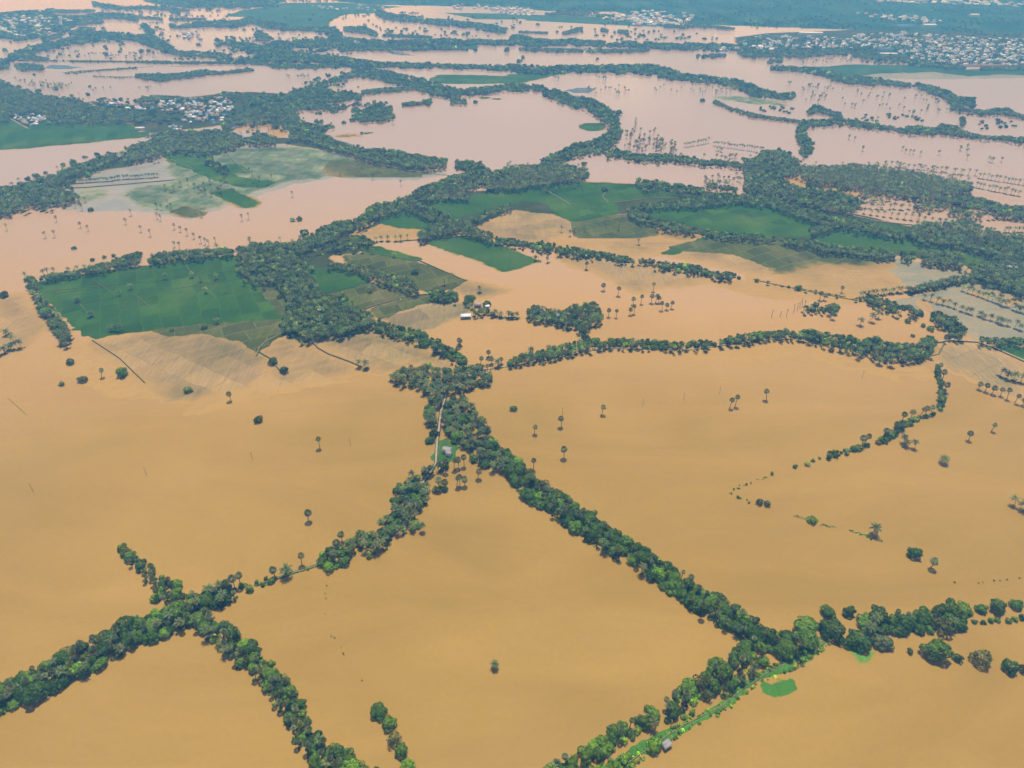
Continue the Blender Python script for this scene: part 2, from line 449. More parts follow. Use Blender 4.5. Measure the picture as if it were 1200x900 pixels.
# --- near belts
ribbon([(-12,822,19),(0,815,20),(37,802,19),(75,780,18),(112,763,19),(150,742,18),(187,731,18),(225,716,15)], BP, 'lower left belt', 1.0, .50, T1)
ribbon([(232,722,14),(250,735,15),(272,752,15),(290,768,15),(305,780,14),(320,796,14),(335,812,15),(347,838,14),(357,860,13),(375,880,17),(398,893,17),(425,905,9)], BP, 'belt from the crossing to the bottom', .92, .50, T1)
ribbon([(140,643,5),(153,652,7),(165,661,9),(176,672,9),(188,685,11),(200,700,13)], (.55,.0,.45), 'short spur above the left crossing', .85, .6, T2)
ribbon([(217,706,12),(240,702,10),(256,697,14),(270,692,12)], (.66,.16,.18), 'clump at the left crossing', .9, .50, T2)
ribbon([(284,688,6),(300,684,5),(318,678,4)], BB, 'low bushes beside the left crossing', .6, .7, T1)
ribbon([(378,657,11),(390,653,13),(405,650,10)], BB, 'clump below the central road belt', .9, .50, T1)
ribbon([(405,645,9),(425,628,8),(440,634,14),(452,622,12),(462,608,14)], (.4,.5,.1), 'lower end of the central road belt', .82, .6, T2)
ribbon([(470,598,17),(480,580,20),(490,562,14)], (.3,.62,.08), 'palm grove on the central road belt', .85, .6, T2)
ribbon([(468,600,10),(480,604,8),(484,612,5)], BB, 'bend of the central road belt', .95, .6, T2)
ribbon([(466,621,6),(474,620,6)], BB, 'hut clearing of the central road belt', .7, .6, T1)
ribbon([(483,620,6),(492,616,7)], (.5,.5,0), 'water side of the hut clearing', .75, .6, T1)
ribbon([(430,652,3),(450,641,3.5)], BB, 'low verge below the central road belt', .5, .7, T1)
wood([(452,438),(470,430),(500,424),(520,431),(545,428),(572,426),(580,436),(570,450),(548,460),(522,463),(516,478),(507,478),(500,464),(485,453),(460,447)], (.22,.68,.10), 'wood where the middle roads meet', .9, .6, T2)
wood([(498,470),(509,480),(513,490),(510,500),(500,500),(497,488)], CB, 'narrow west side of the central wood', .9, .6, T2)
wood([(524,464),(546,460),(560,478),(572,496),(582,517),(602,531),(600,551),(582,552),(560,543),(545,538),(547,528),(538,517),(526,514),(520,500),(518,480)], (.42,.52,.06), 'central wood behind the white house', .95, .6, T2)
ribbon([(508,495,5),(512,505,6),(506,516,7)], BB, 'roadside by the green lawn', .9, .6, T3)
ribbon([(520,544,5),(510,548,7),(500,556,8)], (.2,.75,.05), 'roadside below the white house', .8, .6, T2)
ribbon([(509,571,4.5),(521,571,3.5)], (.8,.1,.1), 'bushes below the white house', .7, .7, (.2,.3,0,.5))
ribbon([(588,538,12),(602,545,13),(615,562,13),(628,575,14),(645,585,14),(660,594,15),(675,606,15),(693,618,14),(710,629,15),(730,642,15)], (.88,.04,.08), 'upper diagonal belt', 1.08, .50, T2)
ribbon([(742,647,13),(750,650,13),(765,663,14),(790,682,15),(812,697,15),(835,709,16),(857,724,16),(875,733,15),(890,745,14)], (.86,.02,.12), 'lower diagonal belt', 1.05, .50, T2)
ribbon([(890,752,14),(870,768,12),(845,783,15),(825,804,15),(808,813,13),(787,826,11)], (.84,.0,.16), 'upper part of the lower right belt', 1.0, .50, T2)
ribbon([(765,836,12),(747,846,11),(720,862,12),(697,879,11),(675,890,11),(650,902,9),(630,912,8)], BB, 'bottom end of the lower right belt', .92, .50, T1)
ribbon([(895,772,7),(882,782,6),(870,793,7),(858,803,6),(846,810,7)], (.66,.1,.24), 'lower right grassy bank', .62, .62, T1)
ribbon([(776,846,3),(790,840,3),(812,835,4)], BB, 'bushes on the lower right bank', .45, .7, (.2,.3,.5,0))
ribbon([(740,884,5),(722,892,9),(702,905,8)], BB, 'bright clump ending the grassy bank', .7, .58, (.1,.3,.6,0))
ribbon([(895,745,14),(912,750,15),(930,752,14),(945,742,12)], (.92,.0,.08), 'junction of the right hand belts', 1.1, .50, T2)
ribbon([(1014,735,14),(1025,728,15),(1040,733,14),(1060,727,13),(1080,728,15),(1105,724,17),(1125,722,15)], BB, 'belt along the right edge', 1.12, .50, T2)
ribbon([(1140,729,2.5),(1160,727,3),(1182,726,3.5),(1202,723,4)], BB, 'low hedge at the right edge', .45, .7, T1)
ribbon([(930,783,1.8),(945,776,2),(955,763,3)], BB, 'path side by the right junction', .4, .8, T1)
# --- middle distance
ribbon([(598,424,4),(615,418,6),(632,416,6),(650,412,7),(675,406,8),(690,402,7)], (.5,.45,.05), 'road to the middle junction', .78, .6, T3)
ribbon([(682,380,8),(686,387,5),(688,398,5)], CB, 'neck below the palm island', .8, .6, T3)
ribbon([(690,400,6),(708,401,5),(725,400,5.5),(742,401,5),(760,402,6),(780,404,5.5),(797,405,5.5),(812,402,3),(822,402,6),(836,402,4)], BB, 'road belt right of the middle junction', .85, .62, T3)
ribbon([(845,400,3),(857,398,6),(870,395,5),(885,394,6),(900,391,5),(912,390,4),(922,390,6),(932,391,5)], (.8,.15,.05), 'middle of the road belt', .85, .62, T3)
ribbon([(938,392,5),(950,391,7),(962,395,8),(977,398,8),(995,400,9),(1008,405,6)], BB, 'tall roadside trees before the bend', .95, .6, T2)
ribbon([(1012,405,8),(1025,404,11),(1045,410,10),(1068,412,10),(1083,409,11),(1092,397,6)], (.6,.38,.02), 'right end of the road belt', .9, .6, T3)
wood([(616,366),(625,355),(645,361),(662,362),(670,357),(682,354),(697,352),(710,368),(707,377),(690,382),(667,381),(650,377),(620,373)], (.4,.55,.05), 'palm island with blue roofs', .85, .58, T3)
ribbon([(492,277,5),(505,270,8),(525,265,9),(545,265,9),(557,272,7),(575,279,6)], (.2,.78,.02), 'coconut grove above the long hedge', .9, .58, T3)
ribbon([(583,282,5),(605,284,4.5),(632,287,5),(655,291,5.5),(677,295,5),(702,298,5),(716,300,4),(730,303,4.5),(742,305,3)], BB, 'left half of the long hedge', .8, .6, T3)
ribbon([(750,305,2),(762,306,3),(777,310,5),(795,312,5),(815,315,5),(825,318,4),(840,321,4),(857,322,4.5)], (.85,.12,.03), 'right half of the long hedge', .8, .6, T3)
ribbon([(900,331,1.5),(930,337,1.5),(960,342,1.4),(985,347,1.4),(1010,352,1.5)], BB, 'string of small bushes', .36, 1.0, T3)
ribbon([(418,262,6),(427,256,7),(440,247,8),(460,242,8),(478,236,8),(500,225,9),(525,217,10),(548,211,11),(562,203,11),(578,210,9),(595,204,9)], (.7,.28,.02), 'belt along the peach lake', .95, .58, T3)
ribbon([(478,240,8),(495,246,8),(515,254,9),(530,260,8)], (.6,.4,0), 'belt between two paddies', .9, .58, T3)
ribbon([(486,231,6),(505,229,6),(530,228,6),(548,229,5)], (.4,.6,0), 'lake side grove', .9, .58, T3)
ribbon([(555,258,5),(570,250,4),(597,242,4)], CB, 'palm line by the stubble', .85, .7, T3)
ribbon([(33,325,5),(40,338,6),(45,350,7),(55,362,8),(65,376,9),(75,389,10),(72,398,7)], (.5,.48,.02), 'left end of the green paddy', .9, .6, T3)
ribbon([(48,325,3),(65,322,3.5),(82,320,3),(100,316,3.5),(118,313,5),(137,307,6),(160,302,7.5)], (.6,.4,0), 'top left edge of the green paddy', .85, .6, T3)
ribbon([(175,305,3.5),(190,301,6),(207,299,6),(222,298,4.5),(238,296,6),(253,294,3.5),(270,296,5)], (.55,.45,0), 'top right edge of the green paddy', .85, .6, T3)
wood([(275,300),(280,290),(290,284),(315,281),(340,284),(362,274),(385,271),(395,280),(375,287),(360,292),(350,302),(368,312),(370,330),(360,342),(345,352),(332,345),(320,330),(300,330),(285,325),(276,314)], (.42,.56,.02), 'upper palm wood by the paddy', .95, .55, T3)
wood([(335,345),(350,342),(370,336),(385,347),(402,342),(420,360),(440,367),(440,380),(420,385),(400,392),(380,393),(360,397),(345,390),(328,388),(328,378),(335,365)], (.38,.6,.02), 'lower palm wood by the paddy', .95, .55, T3)
ribbon([(368,279,8),(385,270,8),(400,266,9),(412,264,7)], (.8,.2,0), 'wood tip by the peach lake', .95, .55, T3)
ribbon([(385,290,5),(405,285,6),(425,281,6),(437,285,3)], (.7,.3,0), 'thicket under the lake belt', .85, .6, T3)
ribbon([(385,310,4),(400,311,4),(418,314,5),(435,319,7),(455,326,8),(473,332,8),(488,340,6)], (.3,.68,.02), 'palms between the small paddies', .85, .62, T3)
ribbon([(505,343,4),(520,347,7),(533,347,6)], BB, 'clump east of the small paddies', .9, .6, T3)
ribbon([(545,352,5),(553,352,7)], BB, 'farmstead clump', .9, .6, T3)
ribbon([(556,365,4),(566,363,4),(577,366,3)], (.5,.5,0), 'trees by the white shed', .7, .7, T3)
ribbon([(443,380,8),(457,385,7),(470,388,7),(483,391,8),(498,397,7)], BB, 'upper half of the short diagonal belt', .95, .6, T3)
ribbon([(504,400,6),(512,403,7),(523,411,7),(536,417,6),(544,423,5.5)], BB, 'lower half of the short diagonal belt', .9, .6, T3)
ribbon([(352,399,3),(365,396,4),(385,394,4)], CB, 'young palms on the path', .5, .75, T2)
ribbon([(742,243,5),(740,248,6),(752,254,6.5),(766,260,6),(782,263,6),(800,267,6),(813,271,4)], (.7,.3,0), 'diagonal hedge left of the big paddy', .85, .58, T3)
ribbon([(825,272,4),(847,275,4.5),(865,276,4),(882,277,5),(905,280,4)], (.8,.2,0), 'hedge under the big paddy', .8, .62, T3)
ribbon([(918,282,3),(935,284,5),(950,285,5),(965,289,5.5),(985,291,6),(1007,293,5.5),(1030,296,6),(1048,298,4)], (.5,.5,0), 'palm hedge under the young paddy', .85, .6, T3)
ribbon([(1058,299,5),(1070,299,5)], BB, 'small clump in the palm hedge', .85, .6, T3)
ribbon([(1085,299,7),(1105,302,8),(1127,305,8)], (.3,.7,0), 'right end of the palm hedge', .9, .58, T3)
ribbon([(748,243,4),(765,240,5),(785,238,5),(805,238,6),(825,235,7),(845,232,7),(870,232,6),(895,235,7)], (.65,.35,0), 'hedge above the big paddy', .85, .6, T3)
ribbon([(900,233,7),(915,240,7),(935,247,6.5),(955,254,7),(975,260,7),(997,263,7),(1020,266,7),(1040,271,6),(1058,275,6)], (.55,.45,0), 'belt above the young paddy', .9, .58, T3)
ribbon([(952,270,5),(965,266,6),(980,262,6)], (.4,.6,0), 'left corner of the young paddy', .85, .6, T3)
wood([(1058,274),(1070,264),(1085,258),(1107,260),(1135,255),(1150,264),(1175,271),(1212,272),(1212,345),(1175,336),(1140,325),(1137,314),(1150,306),(1172,306),(1172,301),(1150,294),(1125,287),(1100,286),(1075,283)], (.12,.88,0), 'coconut plantation at the right edge', 1., .56, T3)
wood([(870,192),(885,183),(898,174),(915,176),(935,184),(940,200),(918,208),(925,214),(945,219),(975,222),(1000,228),(1010,237),(998,248),(975,246),(940,238),(905,238),(880,232),(870,222),(872,205)], (.6,.4,0), 'round wood above the big paddy', .95, .56, T3)
wood([(936,193),(955,193),(975,193),(1000,190),(1018,192),(1058,197),(1098,204),(1138,213),(1140,221),(1120,228),(1090,229),(1060,226),(1017,222),(985,217),(960,212),(940,205)], (.06,.94,0), 'long coconut plantation', 1., .54, T3)
ribbon([(1045,226,4),(1070,227,5),(1100,229,6),(1125,233,7),(1150,238,7),(1170,243,7),(1190,248,7),(1208,248,7)], (.7,.3,0), 'belt behind the flooded palms', .95, .6, T3)
ribbon([(1073,240,3),(1085,241,5),(1100,240,4),(1110,240,3)], CB, 'flooded palm rows', .85, .7, T3)
ribbon([(1113,247,3.5),(1125,247,4),(1140,251,4),(1150,252,3)], CB, 'flooded palm rows', .85, .7, T3)
ribbon([(1067,339,3.5),(1085,334,4),(1105,330,4.5),(1125,326,4.5),(1138,324,4)], (0,1,0), 'dense row above the drowned plantation', .9, .5, T3, .75)
ribbon([(1017,349,5.5),(1035,355,7),(1055,361,6),(1070,363,4.5),(1080,366,4)], BB, 'upper part of the curved belt', .9, .6, T3)
ribbon([(1092,369,6),(1100,371,7),(1112,376,8),(1122,384,9),(1124,392,7),(1110,395,3)], BB, 'lower part of the curved belt', 1., .6, T3)
ribbon([(944,362,4),(957,359,5),(967,361,3)], (.6,0,.4), 'small drowned thicket', .75, .7, T3)
ribbon([(972,359,4.5),(980,361,5)], BB, 'small drowned thicket', .9, .7, T3)
ribbon([(1099,426,2.5),(1100,436,3),(1104,450,4),(1104,464,4),(1102,478,3)], (.8,.2,0), 'upright end of the right curve', .6, .46, T3)
ribbon([(1075,490,3),(1060,495,5),(1048,505,5.5),(1040,512,4.5),(1029,517,3)], (.85,.15,0), 'thick part of the right curve', .62, .46, T3)
ribbon([(1008,523,4),(996,527,3),(983,531,4),(970,533,4)], BB, 'thin end of the right curve', .5, .5, T3)
ribbon([(1103,478,2.5),(1092,486,2.2),(1076,490,2.5),(1060,497,3),(1040,512,3),(1025,519,2.5),(1008,523,2.5),(990,530,2.5),(968,533,2.5),(950,541,1.6),(930,546,1.4)], BB, 'right curve', .45, 1.0, T3)
ribbon([(1150,397,3),(1163,399,4),(1180,400,5),(1190,396,4),(1200,402,5)], BB, 'trees by the lower right road', .8, .65, T3)
ribbon([(1163,400,5),(1186,401,6)], BB, 'trees by the lower right road', .8, .65, T3)
# --- far
wood([(-10,222),(0,219),(33,212),(50,207),(67,202),(78,194),(95,191),(105,186),(122,181),(134,178),(142,186),(118,195),(95,203),(77,210),(70,217),(88,226),(95,232),(75,237),(45,240),(25,241),(12,250),(-10,254)], (.5,.5,0), 'left belt above the peach lake', .95, .56, T3)
wood([(142,184),(152,170),(166,166),(177,164),(178,156),(200,152),(235,152),(262,150),(275,156),(290,159),(297,154),(310,156),(324,160),(322,168),(300,168),(285,166),(275,172),(257,174),(247,178),(238,178),(217,177),(200,177),(180,183),(165,188),(146,189)], (.5,.5,0), 'wood below the left village', .95, .56, T3)
ribbon([(243,180,4),(247,190,5),(255,195,5),(265,201,3.5)], BB, 'hedge', .9, .6, T3)
ribbon([(262,147,5),(283,138,6),(300,133,7),(318,127,9),(335,130,8),(345,140,8),(345,150,7)], (.6,.4,0), 'wood', .95, .56, T3)
ribbon([(342,155,7),(358,157,8),(372,160,8),(388,168,7),(403,172,6),(425,179,7),(448,182,9),(470,185,9),(490,188,8),(505,190,8),(522,190,5)], (.75,.25,0), 'belt', .95, .56, T3)
ribbon([(535,192,5),(548,193,5),(560,197,8),(568,206,8)], BB, 'belt', .9, .56, T3)
wood([(285,118),(300,112),(330,110),(350,104),(365,99),(382,92),(410,84),(412,90),(395,97),(380,104),(400,106),(425,107),(424,116),(400,119),(382,121),(412,122),(405,128),(365,128),(346,131),(352,140),(375,146),(388,145),(382,153),(372,160),(345,160),(334,150),(316,145),(300,146),(285,140)], (.85,.15,0), 'wood', 1, .58, T3)
wood([(412,138),(418,129),(437,124),(447,119),(452,124),(462,130),(461,137),(442,142),(420,142)], BB, 'wood', 1, .56, T3)
ribbon([(472,122,2),(482,121,3),(490,121,1.6),(497,119,2),(504,119,4)], BB, 'island', .8, .6, T3)
ribbon([(425,108,2.5),(445,106,3),(467,104,3),(485,102,2)], BB, 'hedge', .8, .6, T3)
ribbon([(405,72,6),(440,75,3.5),(475,76,3.5),(525,77,3),(570,78,3),(600,80,5),(637,82,5),(675,80,4.5),(707,80,4.5),(740,80,5.5),(762,81,6.5),(780,85,6.5),(800,90,4.5),(825,92,4.5),(850,95,4.5),(868,99,6),(882,105,7),(898,109,5),(915,112,4),(930,111,5)], BB, 'belt', 1, .6, T3)
ribbon([(415,84,6),(440,86,7),(462,91,7),(485,97,8),(510,104,8),(530,109,7),(550,108,6),(575,104,4),(600,101,4.5),(618,103,5),(637,105,6),(655,112,7),(672,118,7),(690,122,8),(705,130,9),(716,138,9),(722,150,8),(718,160,8),(705,168,9),(690,173,8),(672,175,7),(655,184,8),(640,192,8)], (.85,.15,0), 'belt', 1, .58, T3)
ribbon([(530,117,4),(545,118,3)], BB, 'belt', .9, .6, T3)
wood([(568,210),(585,203),(600,194),(618,191),(640,189),(660,192),(690,196),(688,204),(682,212),(655,215),(625,217),(617,220),(598,222),(570,220)], (.15,.85,0), 'palm grove', .95, .55, T3)
ribbon([(712,180,4),(722,178,5),(737,182,5),(750,184,3.5),(772,184,5.5),(792,185,4),(810,187,4),(827,190,3),(845,190,4),(858,192,3),(868,193,3)], BB, 'hedge', .9, .6, T3)
ribbon([(748,212,4),(757,217,7),(770,217,6),(785,219,5),(798,221,6),(813,221,6),(822,224,4)], BB, 'hedge', .9, .6, T3)
ribbon([(830,216,4),(845,218,3),(862,221,3)], BB, 'hedge', .8, .7, T3)
ribbon([(945,143,5),(938,152,6),(941,162,6.5),(947,171,7.5),(942,181,5)], BB, 'belt', .95, .58, T3)
ribbon([(945,144,4),(967,143,4),(985,142,4),(1000,144,3.5),(1025,147,3.5),(1042,150,2.5),(1067,152,5),(1080,152,5),(1093,154,3.5),(1105,150,6),(1117,152,6),(1133,157,3),(1150,160,2.5),(1167,161,2.5),(1183,162,3),(1203,164,4)], BB, 'belt', .95, .6, T3)
ribbon([(1128,138,3),(1129,145,3)], BB, 'island', .9, .6, T3)
ribbon([(948,131,3),(957,126,5),(965,130,3),(975,132,3),(985,135,4),(980,138,3)], BB, 'island', .9, .6, T3)
ribbon([(905,79,3),(930,80,3),(955,83,4),(980,90,4.5),(1000,93,5),(1025,95,4.5),(1040,96,3),(1060,99,3),(1080,101,3.5),(1098,106,5),(1112,112,6),(1120,119,6),(1137,117,6),(1140,124,4)], BB, 'belt', 1, .6, T3)
ribbon([(1118,122,6),(1130,128,2.5),(1150,131,2.5),(1165,130,4),(1180,130,4.5),(1190,134,2.5),(1203,137,2)], BB, 'belt', .9, .6, T3)
ribbon([(838,119,2.5),(858,127,2),(880,134,2.5),(905,138,2),(935,142,2)], BB, 'hedge', .7, .7, T3)
ribbon([(600,44,5),(617,48,6),(637,50,4.5),(675,49,4),(705,51,3.5),(725,52,3),(742,51,4),(775,54,4),(805,54,4.5),(835,55,4.5),(862,55,3.5),(885,57,5)], BB, 'belt', 1.1, .62, T3)
ribbon([(610,57,2),(640,58,2),(680,59,2.2),(720,59,2.5),(760,58,2)], BB, 'belt', .9, .8, T3)
ribbon([(865,62,3),(885,63,5),(905,62,4),(940,64,3),(965,63,2)], BB, 'belt', 1, .7, T3)
ribbon([(900,72,1.5),(915,70,3),(912,66,4)], BB, 'belt', 1, .7, T3)
ribbon([(868,47,2),(880,48,3.5),(900,48,2.5),(880,44,2)], BB, 'belt', 1, .7, T3)
ribbon([(818,65,2),(835,65,2),(850,64,1.5)], BB, 'island', .9, .7, T3)
ribbon([(442,14,3.5),(452,18,4),(475,21,3.5),(512,25,3.5),(540,28,3.5),(562,30,4),(590,36,4.5)], BB, 'belt', 1.1, .62, T3)
ribbon([(385,48,4),(405,50,6),(425,50,5),(450,51,4),(475,50,3.5),(512,48,4),(540,49,3.5),(575,49,3),(600,50,3)], BB, 'belt', 1.1, .62, T3)
ribbon([(400,56,4),(420,55,4),(450,56,3),(520,55,3),(545,56,2.5)], BB, 'belt', 1, .65, T3)
ribbon([(405,34,3),(425,34,4),(440,39,2.5)], BB, 'belt', 1, .65, T3)
ribbon([(450,41,1.4),(480,42,1.6),(505,43,1.2)], BB, 'hedge', .8, .8, T3)
wood([(248,52),(270,45),(283,48),(305,52),(320,48),(350,47),(383,45),(388,38),(402,38),(402,55),(367,54.5),(342,55),(352,60),(367,63),(400,65),(410,70),(400,73),(367,72.5),(325,72.5),(275,70.5),(258,66),(283,67.5),(299,64),(292,58.5),(272,54.5)], BB, 'wood', 1.1, .62, T3)
ribbon([(300,38,4),(305,42,5),(315,44,3)], BB, 'wood', 1, .62, T3)
ribbon([(200,30,2.5),(220,30,2),(233,28,3),(258,27,4),(275,28,4),(293,23,4),(308,28,4),(325,30,4),(340,33,3),(367,33,3),(383,34,3),(395,37,4)], BB, 'belt', 1.1, .62, T3)
ribbon([(200,60,2.5),(217,62,3),(233,63,3),(250,64,3.5),(267,66,3.5)], BB, 'belt', 1, .62, T3)
ribbon([(12,67,4),(25,63,5),(33,60,5),(50,55,4.5),(67,51,4),(80,48,4.5),(95,46,4.5),(107,42,6),(120,42,6),(133,42,4.5),(150,43,4),(167,45,6),(180,48,7),(192,54,6),(200,58,4)], BB, 'belt', 1.1, .6, T3)
ribbon([(-4,75,7),(8,75,6)], BB, 'wood', 1, .6, T3)
ribbon([(30,66,3),(45,68,3),(55,69,1.5)], BB, 'belt', .9, .65, T3)
ribbon([(167,28,3),(172,33,4),(178,38,4)], BB, 'belt', 1, .62, T3)
ribbon([(93,35,3),(107,36,4),(83,38,3)], BB, 'belt', 1, .65, T3)
ribbon([(19,77,2.5),(30,78,4.5),(48,78,3)], BB, 'island', .9, .62, T3)
ribbon([(160,88,2),(172,89,3.5),(183,90,4),(200,90,4.5),(217,88,4),(238,85,4),(250,85,2.5),(267,84,1.5),(295,81,2)], BB, 'coppice', .8, .62, T3)
ribbon([(22,70.5,.9),(67,71,1.1),(150,72,1.1),(183,72.5,1.8),(215,73,1.8),(267,73,1.5),(308,74,2),(325,77,3),(350,77.5,3),(375,77,2.5),(400,75,4)], BB, 'hedge', .6, .7, T3)
ribbon([(110,89,.8),(140,90.5,.8),(160,90,.8)], BB, 'hedge', .5, .9, T3)
ribbon([(90,86,1.5),(75,85,1),(115,82,1),(160,79,1)], BB, 'hedge', .6, .9, T3)
wood([(-10,90),(0,92),(10,97),(25,103),(50,110),(67,113),(92,115),(105,121),(125,126),(142,128),(158,131),(178,136),(200,137),(200,142),(160,143),(142,143),(100,145),(70,143),(58,140),(54,134),(40,131),(28,132),(13,137),(8,142),(-10,143)], (.55,.45,0), 'wood', .95, .56, T3)
ribbon([(160,117,2),(183,115,4),(200,114,3),(225,116,2),(245,115,2.5),(262,111,4),(285,113,5)], (.6,.4,0), 'village trees', .9, .7, T3)
ribbon([(0,25,6),(20,33,6),(40,36,5),(60,32,4),(80,31,5)], BB, 'town trees', 1, .75, T3)
ribbon([(0,38,5),(20,45,3),(50,40,3),(55,46,3)], BB, 'town trees', 1, .7, T3)
ribbon([(50,46,3),(62,43,2.5),(75,38,2)], BB, 'town trees', 1, .7, T3)
ribbon([(0,17,2),(20,14,2),(45,14,2.5),(62,12,2.5)], BB, 'town trees', 1, .8, T3)
for seg in ([(70,20,2),(100,20,3),(120,17,3),(140,18,3),(152,20,4),(160,22,3)], [(60,12,2),(80,13,1.5),(110,12,1.3)], [(110,3,2),(125,7,3),(145,9,1.5),(170,8,1.5),(200,10,2)],
            [(75,26,2),(95,27,2.5),(120,25,1)], [(200,12,2),(210,15,1.5)], [(200,22,1.5),(240,22,1.2)], [(190,9,1.5),(220,12,1)], [(90,23,1.2),(150,18,1.2),(190,22,1.2)]):
    ribbon(seg, BB, 'hedge', 1, .75, T3)
wood([(172,-6),(182,4),(205,7),(240,8),(300,8.5),(316,6),(330,2),(300,-8),(230,-12)], BB, 'far wood', 1.2, .68, T3)
for seg in ([(625,58,2),(650,57.5,1.5)], [(670,36,2),(678,34,2.4),(682,33,1.5)], [(660,38,1.6),(668,37,2)], [(705,34,2),(712,36,2)], [(725,36,2),(735,38,2)], [(610,37,1),(640,38,1.2)], [(525,49,1),(540,50,1)]):
    ribbon(seg, BB, 'island', .9, .7, T3)
ribbon([(655,12,1.5),(700,14,1.2),(640,16,1.2),(720,18,1.5)], BB, 'far hedge', 1.1, .8, T3)
ribbon([(780,30,2),(800,31,2),(815,29,2),(860,33,1.5)], BB, 'far hedge', 1.1, .8, T3)
ribbon([(1000,62,4),(1012,63,5),(1030,66,3.5),(1060,70,3),(1080,73,3),(1110,77,3),(1130,79,2)], BB, 'town edge', 1.1, .65, T3)
ribbon([(1010,58,3),(1040,55,2.5),(1062,57,3)], BB, 'town edge', 1.1, .7, T3)
ribbon([(950,62,2.5),(970,60,3),(990,61,3)], BB, 'town edge', 1.1, .7, T3)
ribbon([(1180,79,2),(1150,80,2),(1205,79,2.5)], BB, 'town edge', 1, .7, T3)

# single crowns seen in the flood: x, y of the crown, radius in pixels, tint, phrase
BIG = [(977,737,17,'dark green','beside the right junction'),(947,731,15,'mid green','beside the right junction'),(972,716,9,'mid green','beside the right junction'),(995,717,8,'dark green','beside the right junction'),
 (1009,748,15,'dark green','beside the right junction'),(1037,752,11,'grey green','beside the right junction'),(1131,713,10,'mid green','near the right edge'),(1150,713,7,'dark green','near the right edge'),
 (1169,710,9,'mid green','near the right edge'),(1191,708,7,'dark green','near the right edge'),(1067,763,4,'dark green','standing in water below the right belt'),(1096,762,16,'mid green','standing in water below the right belt'),
 (1122,770,6,'dark green','standing in water below the right belt'),(1151,771,13,'olive green','standing in water below the right belt'),(1184,781,10,'dark green','standing in water below the right belt'),(1199,783,6,'grey green','standing in water below the right belt'),
 (444,833,10.5,'dark green','in the short row at the bottom'),(455,847,10,'bright green','in the short row at the bottom'),(462,866,9.5,'olive green','in the short row at the bottom'),(470,880,9.5,'mid green','in the short row at the bottom'),(478,896,9,'bright green','in the short row at the bottom'),
 (182,699,7,'bright green','beside the left crossing'),(205,684,7,'bright green','beside the left crossing'),(766,874,9,'bright green','beside the grey shed'),(766,667,7,'bright green','in the diagonal middle belt'),(114,777,7,'bright green','under the lower left belt'),
 (98,786,8,'mid green','under the lower left belt'),(77,796,7,'dark green','under the lower left belt'),(602,478,4.5,'dark green','standing in the right flood'),(891,587,5,'grey green','in water by the drowned hedge'),(899,589,4.5,'grey green','in water by the drowned hedge'),
 (1072,648,9,'dark green','in the lower right flood'),(952,608,6,'mid green','in the drowned bund'),(865,582,2.2,'olive green','in the drowned hedge'),(947,543,3.6,'olive green','off the right curve'),(932,546,2.8,'dark green','off the right curve'),(905,555,2,'dark green','off the right curve'),
 (319,423,6,'dark green','on the path at the stubble'),(332,433,5.5,'dark green','on the path at the stubble'),(82,423,5,'dark green','in the left stubble'),(142,436,7,'bright green','in the left stubble'),(97,444,5.5,'grey green','in the left stubble'),(72,449,3.5,'grey green','in the left stubble'),
 (238,384,4,'dark green','at the edge of the green paddy'),(201,387,3,'dark green','at the edge of the green paddy'),(220,456,5.2,'mid green','in the left flood'),(302,491,5.5,'bright green','in the left flood'),(4,345,5,'dark green','on the far left shore'),
 (87,290,3,'dark green','standing in the peach lake'),(108,304,2.8,'dark green','standing in the peach lake'),(122,301,2.6,'dark green','standing in the peach lake'),(133,299,2.6,'dark green','standing in the peach lake'),(106,245,3.5,'dark green','standing in the peach lake'),
 (343,257,3.4,'dark green','on the tiny lake islet'),(351,256,3.8,'dark green','on the tiny lake islet'),(486,319,4.5,'dark green','in the small olive paddy'),(1064,375,4,'mid green','in the drowned field'),(1082,381,3,'mid green','in the drowned field'),(1091,384,4.5,'mid green','in the drowned field'),
 (1070,393,2.5,'dark green','in the drowned field'),(1081,397,2.8,'dark green','in the drowned field'),(571,355,5.5,'dark green','beside the pink house'),(935,337,4.5,'dark green','in the string of bushes'),(866,325,2.6,'dark green','in the string of bushes'),(887,328,3,'dark green','in the string of bushes'),
 (709,222,4,'dark green','on the paddy corner'),(575,223,3.6,'dark green','on the grove edge'),(725,132,4.5,'dark green','by the far belt'),(557,119,3,'dark green','in the far lake'),(548,40,3,'dark green','in the far lake'),(532,37,2.4,'dark green','in the far lake'),(543,40,2,'dark green','in the far lake'),
 (124,63,2.6,'dark green','in the far lake'),(70,63,2.2,'dark green','in the far lake'),(140,60,2,'dark green','in the far lake'),(103,110,3,'dark green','in the left lake'),(40,87,1.8,'dark green','in the left lake'),(66,104,2.6,'dark green','in the left lake'),(105,101,2,'dark green','in the left lake'),
 (165,59.5,3,'dark green','in the far lake'),(174,59,2.8,'dark green','in the far lake'),(369,80.5,2.5,'dark green','in the far lake'),(282,144.5,3.6,'dark green','by the village pond'),(309,144,3,'dark green','by the village pond'),(403,143,3,'dark green','by the lake mouth'),(424,156,2.2,'dark green','on the small strip'),(797,92,2,'dark green','in the right lake'),(338,166,3.4,'dark green','on the lake road'),(823,117,3.2,'dark green','in the right lake'),
 (700,69,2,'dark green','in the middle lake'),(608,71,3.2,'dark green','in the middle lake'),(613,67,2.4,'dark green','in the middle lake'),(594,58,3.6,'dark green','in the middle lake'),(5,58.5,3,'dark green','in the far left lake')]
